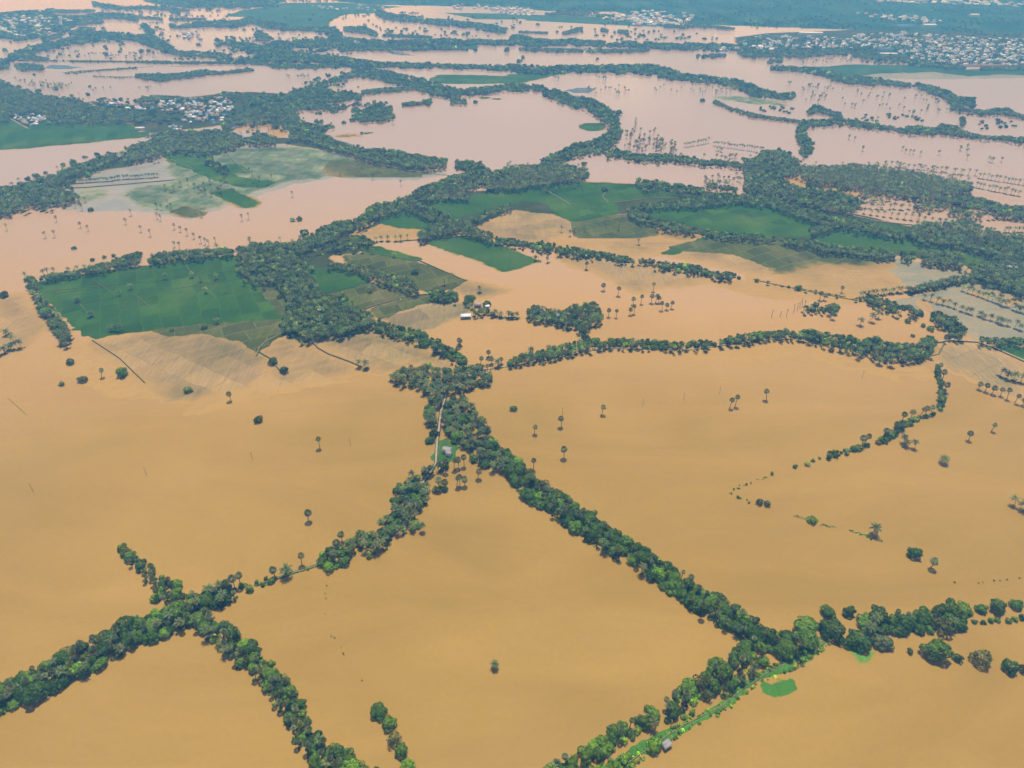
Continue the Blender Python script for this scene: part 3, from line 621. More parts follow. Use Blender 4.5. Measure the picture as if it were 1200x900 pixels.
# palms standing in the open, foot of the stem: x, y, kind (P fan, C feather, T bare stem), height m, phrase
PALMS = []
def palms(kind, hgt, phrase, pts): PALMS.extend((x, y, kind, hgt, phrase) for x, y in pts)
palms('P', 8.5, 'alone in the left flood', [(375,526),(361,609),(271,470),(119,443)])
palms('P', 8.2, 'beside the thin causeway', [(396,644),(401,635),(354,662),(322,675)])
palms('P', 8.2, 'at the left crossing', [(267,691),(276,690),(282,688)])
palms('C', 7.6, 'at the left crossing', [(247,694),(336,672),(262,703)])
palms('C', 6.8, 'in the bottom flood', [(576,783)])
palms('P', 8.5, 'in the middle right flood', [(626,509),(658,500),(661,537),(625,551),(705,487),(855,478),(861,477),(898,469)])
palms('P', 8.2, 'in the water below the white house', [(522,554),(532,551),(538,549),(544,546),(535,571),(539,569),(545,568),(560,561),(521,573),(514,574)])
palms('C', 6.8, 'off the right curve', [(1072,527),(1064,523),(1059,519),(1100,541)])
palms('P', 9, 'along the right curve', [(1078,488),(1084,487),(1090,486),(1066,492),(1055,498),(1047,506),(1036,514),(1010,523),(1013,520),(1100,437),(1104,447),(1106,458)])
palms('P', 7.5, 'in the open right flood', [(1162,505),(1135,516),(1091,665)])
palms('C', 7.6, 'in the open right flood', [(1021,626),(1189,593),(1199,599)])
palms('P', 7.1, 'in the short row by the lower right stubble', [(1146,456),(1154,459),(1162,462),(1172,465),(1180,468),(1189,472),(1198,475)])
palms('C', 7.6, 'above the lower right stubble', [(1171,441),(1179,444),(1187,446),(1195,449)])
palms('C', 7.6, 'in water below the road belt', [(1004,421),(1031,427),(1044,430),(1008,381),(1019,376),(1029,373),(973,374)])
palms('T', 8.5, 'in the drowned field', [(904,372),(914,371),(921,371),(930,366),(934,363),(937,361),(940,360),(943,359)])
palms('P', 7.5, 'in the drowned field', [(986,343),(960,352),(965,352)])
palms('P', 7.8, 'right of the palm island', [(708,340),(724,347),(742,357),(751,356),(763,355),(768,355),(772,355),(766,342),(738,369),(743,368),(713,371),(722,372),(776,364),(781,363),(786,362)])
palms('P', 6.8, 'on the muddy field by the hedge', [(748,287),(642,308),(687,316),(670,303),(767,318),(627,306),(673,273),(668,277),(658,272),(686,271),(710,266),(725,270)])
palms('P', 7.5, 'in the peach lake', [(9,270),(54,279),(65,278),(67,260),(89,244),(97,247),(104,271),(95,267),(148,263),(154,253),(166,272),(177,277),(185,257),(189,259),(184,245),(190,246),(201,245),(205,269),(212,272),(220,276),(228,280),(205,290),(211,292),(237,255),(236,285),(241,287),(245,288),(253,285),(284,259),(292,257),(343,231),(399,206),(437,211),(470,218)])
palms('C', 6.8, 'along the shore of the green paddy', [(31,326),(52,323),(57,322),(64,321),(82,321),(92,319),(101,317),(107,317),(180,305),(185,305),(220,299),(224,299),(255,293)])
palms('C', 6.4, 'inside the green paddy', [(91,356),(107,373),(141,347),(154,340),(195,328),(226,326),(236,331),(242,344),(254,328),(132,389),(138,389),(144,389),(256,380)])
palms('C', 6.8, 'on the left bund', [(10,392),(17,401),(10,410),(18,410),(25,408),(6,414),(1,417)])
palms('C', 6.8, 'on the small olive paddy', [(434,343),(462,302),(521,335),(562,343),(455,283),(447,283),(441,284),(464,283),(470,283),(478,281),(415,297),(425,297),(437,298),(423,430),(430,432)])
palms('P', 6.1, 'below the short diagonal belt', [(538,404),(540,406),(536,417),(573,419),(577,427),(563,428),(530,418),(588,427)])
palms('C', 6.8, 'along the road west of the junction', [(581,371),(588,372),(596,373),(600,373),(607,373),(622,417),(640,412),(583,431)])
def row(kind, hgt, phrase, a, b, n, jit=.5):
    for i in range(n):
        t = i / max(1, n - 1); PALMS.append((a[0] + (b[0] - a[0]) * t + rng.normal() * jit, a[1] + (b[1] - a[1]) * t + rng.normal() * jit * .3, kind, hgt * rng.uniform(.85, 1.1), phrase))
row('C', 6.4, 'in the near row of the drowned plantation', (1083,351), (1202,389), 18)
row('C', 6.4, 'in the far row of the drowned plantation', (1128,341), (1202,368), 14)
row('C', 6.4, 'on the bund before the plantation', (1007,349), (1065,342), 13)
row('C', 6.4, 'on the bund before the plantation', (1068,343), (1120,331), 12)
row('C', 7.6, 'flooded palm rows', (1012,251), (1122,266), 15)
row('C', 7.6, 'flooded palm rows', (1014,244), (1066,247), 9, 2)
row('C', 7.6, 'flooded palm rows', (1157,258), (1195,256), 7)
row('C', 7.6, 'flooded palm rows', (1177,273), (1203,272), 6)
row('C', 8.5, 'flooded palm rows', (1147,209), (1203,218), 13)
row('C', 8.5, 'flooded palm rows', (1143,220), (1193,230), 12)
row('C', 8.5, 'flooded palm rows', (1030,194), (1140,206), 24, 1.5)
row('C', 8.5, 'drowned lake palms', (745,143), (744,154), 7)
row('C', 8.5, 'drowned lake palms', (802,173), (830,168), 11)
row('C', 8.5, 'drowned lake palms', (836,171), (893,179), 20)
row('C', 5.1, 'young palm row', (78,216), (133,212), 20)
row('C', 6.0, 'young palm row', (135,211), (185,208), 16)
row('C', 5.1, 'lakeside palms', (1000,228), (1045,238), 8, 2)
SCAT = [([(732,153),(765,152),(768,162),(800,172),(795,178),(740,178),(732,160)],38,'P'), ([(1000,100),(1130,120),(1125,140),(1030,130),(985,125)],34,'P'), ([(940,100),(975,100),(975,125),(945,125)],14,'P'),
 ([(1120,128),(1200,130),(1200,158),(1130,155)],18,'B'), ([(45,55),(100,62),(190,62),(185,70),(90,70),(50,66)],44,'P'), ([(15,92),(45,105),(75,107),(70,100),(35,95)],24,'P'), ([(100,2),(230,10),(220,22),(130,10)],40,'B'),
 ([(420,26),(580,40),(560,46),(430,36)],34,'B'), ([(640,30),(800,36),(860,46),(720,47),(650,41)],52,'B'), ([(800,101),(860,104),(858,112),(805,110)],18,'C'), ([(675,103),(800,102),(800,110),(680,112)],16,'P'), ([(620,80),(700,90),(735,95),(640,95)],8,'P'),
 ([(870,88),(950,100),(1000,108),(940,104)],10,'P'), ([(885,125),(935,125),(930,131),(890,130)],12,'B'), ([(990,155),(1060,170),(1180,175),(1198,198),(1110,190),(1010,183)],12,'P'), ([(975,148),(1030,140),(1090,140),(1050,132),(990,140)],26,'B'), ([(925,66),(1000,68),(1040,73),(930,76)],30,'P'),
 ([(840,175),(870,178),(868,190),(845,186)],6,'C'), ([(825,211),(868,205),(876,216),(850,222),(826,220)],18,'P'), ([(985,225),(1010,238),(1040,245),(1060,240),(1010,228)],10,'C'), ([(355,58),(385,57),(390,64),(360,62)],16,'B'), ([(455,35),(475,38),(470,46),(452,44)],14,'B'), ([(430,56),(560,58),(555,60),(440,60)],12,'B'),
 ([(200,65),(280,66),(280,70),(200,71)],10,'B'), ([(330,88),(370,88),(370,92),(345,92)],8,'P'), ([(20,100),(190,98),(180,106),(100,108)],7,'P'), ([(60,97),(78,103),(70,106),(57,103)],9,'C'), ([(265,136),(285,145),(330,152),(300,152)],10,'C'), ([(150,225),(240,210),(330,200),(330,215),(200,240)],16,'P'), ([(0,48),(120,30),(420,26),(420,70),(300,72),(0,66)],150,'B'), ([(110,2),(300,10),(420,12),(420,24),(110,28)],90,'B'), ([(420,12),(600,20),(640,30),(600,34),(430,24)],60,'B'), ([(760,170),(800,180),(860,186),(800,188)],10,'P')]

# fields and dry ground: name, outline, material, label, category, kwargs
FIELDS = []
def fd(name, mat, label, cat, pts, **k): FIELDS.append((name, pts, mat, label, cat, k))
PAD = dict(top=.7, edge=6, rough=.10, wob=4, grow=3); STU = dict(top=.085, edge=26, rough=.04, streak=.04, wob=6, grow=5); MAR = dict(top=.07, edge=16, rough=.045, streak=.01, wob=9)
fd('paddy_field','paddy','large deep green paddy with thin bunds beside the palm wood','field',[(40,335),(45,331),(60,328),(100,322),(150,315),(200,308),(240,303),(275,301),(280,320),(300,332),(318,345),(330,362),(333,374),(300,380),(260,378),(230,380),(200,384),(175,387),(150,389),(115,396),(100,393),(92,386),(75,366),(55,349)],**PAD)
fd('crop_field','olive','olive margin under the large green paddy','field',[(180,386),(210,382),(260,378),(335,373),(332,386),(325,394),(302,413),(290,403),(270,395),(240,389),(225,391),(200,393)],**PAD)
fd('crop_field','olive','green strip between the large paddy and the palm wood','field',[(300,331),(330,345),(334,362),(330,374),(318,362),(304,345)],**PAD)
fd('stubble_field','stub2','pale furrowed stubble drowned at its lower edge under the large paddy','field',[(104,402),(140,394),(180,386),(230,386),(258,388),(292,402),(314,416),(318,440),(290,455),(250,462),(225,470),(200,470),(180,456),(155,438),(128,420)],**{**STU,'rot':.55,'top':.12})
fd('stubble_field','stub2','stubble patch left of the crooked path','field',[(308,410),(330,391),(355,393),(370,405),(376,411),(408,424),(420,436),(390,446),(350,452),(320,458),(302,456),(316,436)],**{**STU,'rot':.5})
fd('stubble_field','stub2','tan stubble under the short diagonal belt','field',[(370,401),(395,392),(437,385),(475,397),(515,418),(535,427),(517,434),(490,426),(460,433),(440,438),(410,423)],**{**STU,'rot':.5,'top':.12})
fd('stubble_field','stub2','stubble on the far left shore','field',[(-8,350),(15,345),(30,345),(38,355),(60,375),(62,386),(40,396),(30,406),(15,420),(-8,426)],**{**STU,'rot':.6})
fd('stubble_field','stub2','grey wedge of stubble in the left flood','field',[(221,484),(245,467),(300,455),(340,446),(345,449),(305,463),(260,474)],**{**STU,'rot':.35,'top':.06})
#fd('stubble_field','stub2','nearly drowned stubble left of the central wood','field',[(445,481),(500,470),(503,490),(480,512),(465,505)],**{**STU,'rot':.5,'top':.015})
#fd('stubble_field','stub2','nearly drowned stubble in the left flood','field',[(345,487),(395,478),(425,490),(380,500),(365,506),(352,500)],**{**STU,'rot':.5,'top':.010})
fd('paddy_field','paddy2','dark green paddy right of the palm wood','field',[(366,316),(390,314),(412,318),(431,326),(430,333),(386,344),(368,336)],**PAD)
fd('crop_field','olive','olive paddy below the dark green one','field',[(386,344),(430,333),(470,336),(479,347),(430,360),(425,362),(405,351)],**PAD)
fd('stubble_field','stub','pale yellow stubble sloping to the white shed','field',[(440,366),(500,352),(550,357),(553,363),(540,368),(500,386),(488,389),(465,383)],**{**STU,'top':.3,'rot':-.5})
fd('crop_field','olive','green top of the pale yellow stubble','field',[(436,363),(478,350),(505,346),(510,352),(470,364),(448,373)],**PAD)
fd('crop_field','olive','long olive field behind the palm line','field',[(404,301),(430,297),(470,305),(500,312),(544,329),(530,338),(500,341),(470,325),(440,315),(412,310)],**PAD)
fd('paddy_field','paddy2','narrow green strip under the grove','field',[(420,292),(440,290),(492,304),(480,307),(455,301)],**PAD)
fd('stubble_field','stub','grey stubble tongue by the farmstead','field',[(518,335),(546,329),(597,340),(580,346),(560,349),(545,346)],**{**STU,'top':.12})
fd('crop_field','bright','four sided green field left of the long hedge','field',[(498,282),(530,279),(560,278),(592,291),(630,306),(600,315),(590,317),(560,304),(520,291)],**PAD)
fd('paddy_field','bright','small round green field inside the lake belt','field',[(444,260),(460,249),(480,249),(512,263),(500,268),(470,266)],**PAD)
fd('stubble_field','stub','wet margin under the small round field','field',[(410,277),(430,264),(445,261),(475,267),(508,265),(492,278),(470,282),(440,282)],**{**MAR,'top':.04})
fd('crop_field','bright','light green field under the grove','field',[(490,243),(500,235),(550,231),(585,222),(612,222),(606,238),(582,241),(565,248),(530,256),(510,249)],**PAD)
fd('paddy_field','paddy2','dark green paddy under the upper hedge','field',[(578,227),(600,222),(640,217),(680,214),(720,216),(745,219),(790,222),(802,226),(790,231),(760,232),(718,237),(725,248),(690,257),(672,259),(655,251),(640,239),(620,236),(600,233)],**PAD)
fd('stubble_field','stub','grey brown stubble between the paddies','field',[(558,266),(600,246),(620,238),(640,241),(655,251),(672,260),(700,252),(730,252),(767,266),(770,269),(740,275),(722,280),(680,275),(660,279),(640,286),(600,283),(575,277)],**{**STU,'top':.10})
fd('crop_field','olive','olive patch in the grey brown stubble','field',[(672,261),(700,253),(735,254),(764,266),(735,272),(712,278),(690,272)],**{**STU,'top':.18})
fd('paddy_field','paddy2','big dark green paddy','field',[(742,241),(800,243),(840,238),(880,232),(900,238),(940,251),(978,264),(950,277),(905,278),(870,273),(830,269),(790,259),(765,255)],**PAD)
fd('crop_field','olive','light green field under the big paddy','field',[(788,291),(825,281),(860,278),(900,282),(940,289),(965,294),(940,306),(920,313),(900,311),(860,296),(815,294)],**PAD)
fd('stubble_field','stub','streaked stubble above the long hedge','field',[(778,298),(815,293),(860,295),(900,310),(925,316),(905,323),(870,319),(830,309)],**{**STU,'top':.09})
fd('crop_field','olive','brown corner by the diagonal hedge','field',[(768,269),(800,272),(826,278),(800,281),(778,278)],**STU)
fd('crop_field','bright','thin green bund below the brown corner','field',[(778,297),(824,279),(828,281),(790,298)],**{**PAD,'edge':2})
fd('paddy_field','bright','young green paddy between two palm belts','field',[(950,283),(985,267),(1010,270),(1060,281),(1100,289),(1140,299),(1168,311),(1140,315),(1127,303),(1085,296),(1050,294),(1010,289),(975,287)],**PAD)
fd('paddy_field','paddy2','green sliver above the young paddy','field',[(1000,256),(1050,266),(1075,271),(1060,276),(1030,268),(990,259)],**PAD)
fd('crop_field','olive','olive slope under the palm hedge','field',[(925,300),(965,293),(1010,298),(1038,303),(1010,310),(960,307),(918,320),(905,317)],**{**STU,'top':.14})
fd('stubble_field','stub','pinkish drowned stubble below the olive slope','field',[(905,322),(950,304),(1030,313),(1062,335),(1020,346),(990,347),(940,337)],**{**STU,'top':.045})
fd('stubble_field','stub','triangular stubble under the long hedge','field',[(653,300),(680,297),(720,302),(770,311),(800,319),(832,326),(820,331),(790,336),(770,338),(752,344),(730,336),(700,319),(672,313)],**{**STU,'top':.10})
fd('stubble_field','stub','faint grey stubble behind the road belt','field',[(835,330),(870,330),(905,340),(930,352),(880,345)],**{**STU,'top':.02})
fd('shallow_water','clear','clear shallows over the drowned plantation','water',[(1035,357),(1130,330),(1215,350),(1215,402),(1150,402),(1128,386),(1110,374),(1080,363)],top=.02,edge=18,rough=.0,wob=6,bias=0)
fd('shallow_water','clear','clear shallows left of the plantation','water',[(1026,304),(1060,304),(1130,315),(1140,324),(1080,336),(1056,335),(1042,315)],top=.02,edge=10,rough=.0,wob=6)
fd('stubble_field','stub','tan islands in the drowned plantation','field',[(1060,355),(1130,332),(1200,350),(1200,362),(1130,352),(1100,360),(1090,366)],**{**MAR,'top':.02})
fd('stubble_field','stub','grey green stubble right of the road bend','field',[(1093,406),(1120,402),(1150,402),(1205,428),(1205,474),(1150,450),(1103,430)],**{**STU,'top':.13,'rot':-.4})
fd('paddy_field','paddy2','corner paddy at the right edge','field',[(1166,407),(1185,405),(1210,412),(1210,424)],**PAD)
fd('marsh_field','marsh','pale half drowned crop above the peach lake','field',[(168,216),(205,213),(190,196),(200,186),(255,174),(290,172),(330,171),(360,172),(390,177),(420,185),(450,190),(480,196),(522,204),(490,209),(440,209),(400,206),(375,211),(340,214),(310,223),(270,238),(230,253),(200,251),(172,246),(150,238),(140,226)],**{**MAR,'top':.10,'edge':24})
fd('shallow_water','grey','clear grey shallows among the pale crop','water',[(40,234),(80,214),(110,202),(150,190),(200,185),(255,173),(330,170),(390,176),(450,190),(524,204),(490,211),(440,211),(400,208),(340,217),(270,241),(225,256),(150,246),(100,249),(65,243)],top=.018,edge=16,rough=0,wob=8)
fd('marsh_field','marsh','thin drowned crop below the young palms','field',[(78,226),(110,217),(135,222),(120,236),(95,239)],**{**MAR,'top':.04})
fd('crop_field','olive','olive bank above the pale crop','field',[(73,214),(105,198),(142,187),(157,188),(150,195),(125,198),(100,204),(80,214)],**PAD)
fd('paddy_field','paddy2','dark green paddy in the pale crop','field',[(195,182),(220,177),(240,180),(247,192),(268,200),(277,208),(322,214),(310,219),(280,218),(255,211),(225,198),(197,188)],**PAD)
fd('paddy_field','paddy2','small dark square in the pale crop','field',[(264,193),(280,193),(292,202),(270,203)],**PAD)
fd('paddy_field','paddy','dark strip at the edge of the pale crop','field',[(249,226),(270,222),(302,239),(290,243)],**{**PAD,'top':.35})
fd('crop_field','olive','dark tuft field at the shore of the pale crop','field',[(203,248),(215,243),(238,251),(225,254)],**{**PAD,'top':.3})
fd('crop_field','olive','olive shore along the lake road','field',[(388,189),(440,196),(492,204),(460,207),(420,203),(395,198)],**{**STU,'top':.2})
fd('paddy_field','paddy','long green paddy under the left village','field',[(-12,141),(8,141),(13,138),(28,148),(32,150),(60,143),(100,146),(140,144),(152,148),(158,156),(172,155),(174,159),(160,161),(130,163),(100,167),(60,170),(30,173),(0,175),(-12,175)],**PAD)
fd('marsh_field','marsh','pale wet margin of the long green paddy','field',[(104,163),(112,158),(145,155),(152,160),(135,164),(108,168)],**MAR)
fd('paddy_field','paddy2','green cape in the far belt','field',[(681,149),(690,145),(705,145),(704,151),(692,153)],**PAD)
fd('paddy_field','paddy2','green paddy among the far woods','field',[(505,93),(520,88),(560,89),(600,90),(640,90),(610,96),(550,98),(515,97)],**PAD)
fd('paddy_field','paddy2','green strip behind the far lake','field',[(596,88),(635,86),(668,85),(640,90),(600,93)],**PAD)
fd('meadow','meadow','green meadow behind the right lake','field',[(955,79),(1000,76),(1090,77),(1125,82),(1170,81),(1215,83),(1215,88),(1172,87),(1135,89),(1095,84),(1025,86),(990,90),(960,83)],**PAD)
fd('shallow_water','clear','clear margin of the right lake','water',[(1000,87),(1050,83),(1100,84),(1140,89),(1215,87),(1215,91),(1100,93),(1030,92)],top=.02,edge=10,rough=0)
fd('mud_bank','marsh','drowned bank in the right lake','field',[(830,113),(870,112),(905,117),(928,125),(880,122),(840,116)],**{**MAR,'edge':8})
fd('mud_bank','olive','thin strips in the middle lake','field',[(397,158),(412,157),(420,159),(408,161),(395,160)],**{**MAR,'edge':4})
fd('mud_bank','olive','grassy tongue by the small tree','field',[(424,155.6),(438,155),(440,156),(428,157.6)],**{**PAD,'edge':3,'grow':0})
fd('mud_bank','olive','weed strip off the far belt','field',[(560,114),(572,113.5),(574,115.5),(562,116)],**{**PAD,'edge':3,'grow':0})
fd('mud_bank','olive','second weed strip off the far belt','field',[(575,115.5),(586,115),(587,117),(577,117)],**{**PAD,'edge':3,'grow':0})
fd('still_water','blue','calm patch painted with blue sky reflection in the left lake','water',[(52,79),(60,76),(80,77),(95,79),(80,81),(60,80.5)],top=.02,edge=10,rough=.02,streak=.03)
fd('still_water','blue','calm patch painted with blue sky reflection in the right lake','water',[(662,106),(675,103),(690,102.5),(698,105),(690,109),(672,109)],top=.02,edge=12,rough=.02,streak=.03)
fd('still_water','blue','calm patch painted with blue sky reflection in the far lake','water',[(452,60),(465,61),(485,65),(470,65),(458,63)],top=.02,edge=8,rough=.02,streak=.03)
fd('clearing','silt','muddy village clearing','field',[(268,146),(280,141),(297,138),(308,140),(330,146),(336,160),(322,162),(312,152),(296,152),(270,152)],**{**MAR,'top':.02})
fd('mud_flat','silt','orange mud flat by the round wood','field',[(917,208),(935,206),(960,214),(1000,222),(1040,231),(1020,233),(985,226),(955,221),(930,217)],**{**MAR,'top':.03})
fd('dry_ground','bank','brown ground by the village road','field',[(283,163),(300,162),(345,163),(390,173),(400,178),(370,173),(330,168),(300,169)],**PAD)
# dry plain behind the flood
LAND = dict(top=.6, edge=4, rough=.1, wob=3)
fd('plain','plain','hazy blue green plain behind the flood','plain',[(402,-45),(385,-2),(400,2),(440,5.5),(500,6.5),(600,8.5),(640,12.5),(680,14),(720,13),(750,20),(810,28),(870,30),(950,33),(1050,36.5),(1230,40),(1500,40),(1900,-45)],**LAND)
fd('meadow','meadow','green plain below the far white town','field',[(588,17),(640,18),(720,20),(745,25),(805,30),(780,31.5),(740,30),(690,28),(620,24)],**LAND)
fd('meadow','meadow','far green meadow behind the belts','field',[(262,19),(285,12),(320,8),(360,9),(400,8),(430,9),(447,15),(402,17),(387,25),(382,34),(340,33),(320,29),(305,22),(290,20)],**LAND)
fd('town_ground','bank','ground under the right hand town','ground',[(862,44),(900,39),(1000,35),(1230,38),(1450,43),(1450,78),(1130,77.5),(1085,74),(1065,69),(1050,66),(1010,66),(990,62),(940,63),(905,63),(890,66),(882,60),(866,56)],**LAND)
fd('town_ground','bank','ground under the far left town','ground',[(-14,16),(20,13),(50,14),(80,19),(98,22),(85,33),(60,38),(30,43),(0,46),(-14,46)],**LAND)
fd('meadow','meadow','far left wooded cape','field',[(160,-14),(172,2),(195,6.5),(240,8),(300,8.5),(318,6),(332,2),(345,-14)],**LAND)
fd('village_ground','bank','ground under the left village','ground',[(103,119),(140,122),(165,124),(200,116),(230,113),(290,108),(330,110),(345,120),(320,140),(290,136),(262,146),(235,150),(200,153),(178,156),(158,150),(155,143),(178,138),(150,131),(120,126)],**LAND)
fd('village_ground','bank','ground under the left hamlet','ground',[(10,136),(28,131),(54,132),(62,142),(40,147),(32,150),(18,142)],**LAND)
fd('lawn','yard','green yard round the white house','lawn',[(507,534),(510,528),(514,520),(520,517),(528,521),(534,527),(535,532),(531,537),(525,540),(515,540),(509,539)],**{**PAD,'edge':3,'grow':0})
fd('reed_patch','lawn','round bright green weed patch in the lower right flood','weed',[(893,814),(897,802),(910,796),(923,791),(932,794),(935,803),(925,814),(910,820),(898,818)],top=.17,edge=6,rough=.10,wob=4,kind='stuff')
fd('reed_patch','lime','lime green weed beside the right junction trees','weed',[(986,756),(1000,776),(1012,776),(1026,768),(1026,757),(1010,764),(997,756)],top=.12,edge=6,rough=.08,wob=5,kind='stuff')
fd('grass_bank','lawn','long grassy bank of the lower right path','bank',[(974,750),(958,766),(928,782),(900,793),(872,813),(847,832),(807,852),(784,867),(757,885),(732,905),(702,905),(728,889),(756,871),(783,857),(803,845),(840,824),(864,806),(897,784),(926,770),(952,757)],**{**PAD,'edge':4,'top':.5,'grow':0,'wob':4})
fd('clearing','silt','bare clearing round the thatched hut','ground',[(455,622),(462,610),(476,608),(490,608),(492,614),(480,620),(474,628),(460,630)],**{**PAD,'edge':3,'grow':0})
fd('bank_land','bank','rough land between the middle paddies and hedges','ground',[(410,277),(470,243),(560,224),(650,213),(760,216),(880,230),(1000,250),(1080,268),(1172,300),(1168,316),(1127,312),(1100,306),(1000,295),(940,287),(880,281),(820,276),(760,264),(733,250),(690,258),(650,252),(600,246),(560,265),(520,280),(495,283),(515,262),(480,250),(450,262)],top=.34,edge=6,rough=.16,wob=5)
fd('bank_land','bank','rough land under the palm wood','ground',[(280,306),(340,296),(390,276),(420,268),(400,290),(430,290),(420,298),(385,300),(400,316),(372,318),(372,338),(405,350),(440,378),(430,392),(360,402),(328,394),(334,362),(300,333)],top=.34,edge=6,rough=.16,wob=5)
fd('bank_land','bank','rough land under the right hand plantation','ground',[(1060,283),(1100,272),(1150,276),(1215,284),(1215,352),(1175,343),(1140,331),(1150,314),(1175,312)],top=.34,edge=6,rough=.16,wob=5)
fd('stubble_field','stub','grey stubble in the muddy field above the long hedge','field',[(590,284),(640,286),(700,280),(760,276),(800,284),(770,298),(740,302),(700,295),(650,288)],**{**STU,'top':.05})
fd('stubble_field','stub','grey beige stubble left of the string of bushes','field',[(880,322),(940,338),(1010,350),(1000,356),(930,348),(880,334)],**{**STU,'top':.02})
fd('stubble_field','stub2','low stubble below the pale furrowed stubble','field',[(60,405),(110,402),(150,425),(190,452),(200,462),(150,465),(110,450),(70,430)],**{**STU,'top':.012,'rot':.5})
fd('stubble_field','stub','faint drowned plots below the road belt','field',[(795,410),(845,408),(900,402),(945,403),(930,416),(860,422),(820,420)],**{**STU,'top':.012})
fd('stubble_field','stub','faint drowned plots below the bend of the road belt','field',[(955,406),(1000,412),(1060,424),(1095,440),(1060,445),(1000,430),(960,420)],**{**STU,'top':.006})
fd('meadow','meadow','thin green strip in the far middle lake','field',[(455,40),(480,41),(508,43.5),(500,45.5),(455,43.5)],**LAND)
fd('meadow','meadow','green strip under the far belt','field',[(520,15),(600,16),(640,18),(600,23),(560,22.5)],**LAND)
fd('meadow','meadow','green land by the far middle road','field',[(395,50),(480,51),(560,53),(560,58),(440,58),(400,56)],**LAND)
fd('meadow','meadow','green land behind the far left wood','field',[(300,7),(335,3.5),(400,3),(440,6),(470,8),(440,11),(380,9.5),(320,9)],**LAND)
# roads, paths and bunds
STRIPS = [
 ('dirt_road',[(524,460),(517,482),(515,497),(512,522),(511,543),(505,553),(498,562),(490,575)],1.7,'road','pale road through the central wood','road'),
 ('dirt_road',[(560,434),(600,429),(640,422),(685,412),(710,408),(747,409),(812,410),(845,405),(900,398),(935,397)],1.2,'road','road on its causeway to the middle junction','road'),
 ('path',[(972,748),(950,765),(925,776),(900,788),(870,808),(845,828),(805,848),(782,862),(755,881),(722,904)],.5,'path','earth path along the grassy bank','path'),
 ('causeway',[(300,686),(318,680),(345,671),(374,662)],1.6,'bund','thin grassy causeway left of the central belt','bank'),
 ('dirt_road',[(1095,402),(1112,399),(1145,401),(1165,408),(1210,428)],2.0,'road','road at the right edge','road'),
 ('path',[(300,418),(304,408),(312,400),(330,392)],1.2,'path','crooked path at the stubble corner','path'),
 ('path',[(366,400),(373,408),(385,415),(410,424),(424,430)],1.2,'path','path beside the tan stubble','path'),
 ('field_bund',[(333,440),(326,432),(316,420),(302,412)],.9,'bund','bund left of the crooked path','bund'),
 ('field_bund',[(108,399),(140,420),(170,449)],.5,'bund','dark bund along the pale stubble','bund'),
 ('field_bund',[(428,362),(470,349),(500,345)],1.0,'path','bund between the small paddies','bund'),
 ('field_bund',[(422,292),(450,299),(492,306),(545,329)],.9,'bund','bund behind the palm line','bund'),
 ('field_bund',[(605,284),(560,276),(495,281),(468,283)],.9,'bund','bund under the grove','bund'),
 ('dirt_road',[(935,238),(965,246),(985,250),(1030,260),(1070,264)],1.6,'road','pale road above the green sliver','road'),
 ('dirt_road',[(322,163),(345,167),(390,177),(430,189),(480,200),(545,208)],1.8,'road','road along the lake belt','road'),
 ('path',[(634,220),(655,232),(668,240)],1.3,'path','pale path across the dark paddy','path'),
 ('path',[(711,224),(706,231),(713,238)],1.0,'path','short path on the paddy corner','path'),
 ('dirt_road',[(12,139),(22,145),(33,151)],2.2,'road','road into the left hamlet','road'),
 ('field_bund',[(0,71),(67,71.5),(150,72.5),(260,73),(310,73.5),(400,73)],1.6,'bund','long straight embankment across the far lake','bank'),
 ('dirt_road',[(200,78),(260,76.8),(312,77),(380,79),(400,78)],2.0,'road','pale causeway behind the coppice','road'),
 ('field_bund',[(92,86),(118,82),(150,80),(180,78)],1.2,'bund','thin bund in the far left lake','bund'),
 ('field_bund',[(115,84),(119,90),(160,90)],1.2,'bund','bent bund in the far left lake','bund'),
 ('field_bund',[(1063,424),(1100,415),(1106,404)],.9,'bund','bund at the end of the road belt','bund'),
 ('field_bund',[(884,328),(905,333),(950,342),(1012,354)],1.0,'bund','bund of the small bushes','bund'),
 ('field_bund',[(605,372),(590,373),(575,370)],1.0,'bund','bund by the white shed','bund'),
 ('field_bund',[(72,221),(100,220),(150,216),(205,211)],1.0,'bund','bund of the young palms','bund'),
 ('field_bund',[(200,187),(214,193),(227,199)],1.0,'path','pale bund in the pale crop','bund'),
 ('field_bund',[(262,175),(275,190),(290,203)],1.0,'path','pale path between the crop plots','path'),
 ('field_bund',[(718,238),(760,233),(800,232)],1.2,'path','pale bund beside the water slot','bund'),
 ('field_bund',[(930,605),(945,609),(958,611)],.7,'bund','drowned bund with a bush','bund'),
 ('field_bund',[(962,615),(980,618)],.6,'bund','drowned bund','bund'),
 ('field_bund',[(997,623),(1015,627),(1035,635)],.6,'bund','drowned bund with a palm','bund'),
 ('field_bund',[(10,467),(31,486)],.4,'bund','dark line in the left flood','bund'),
]
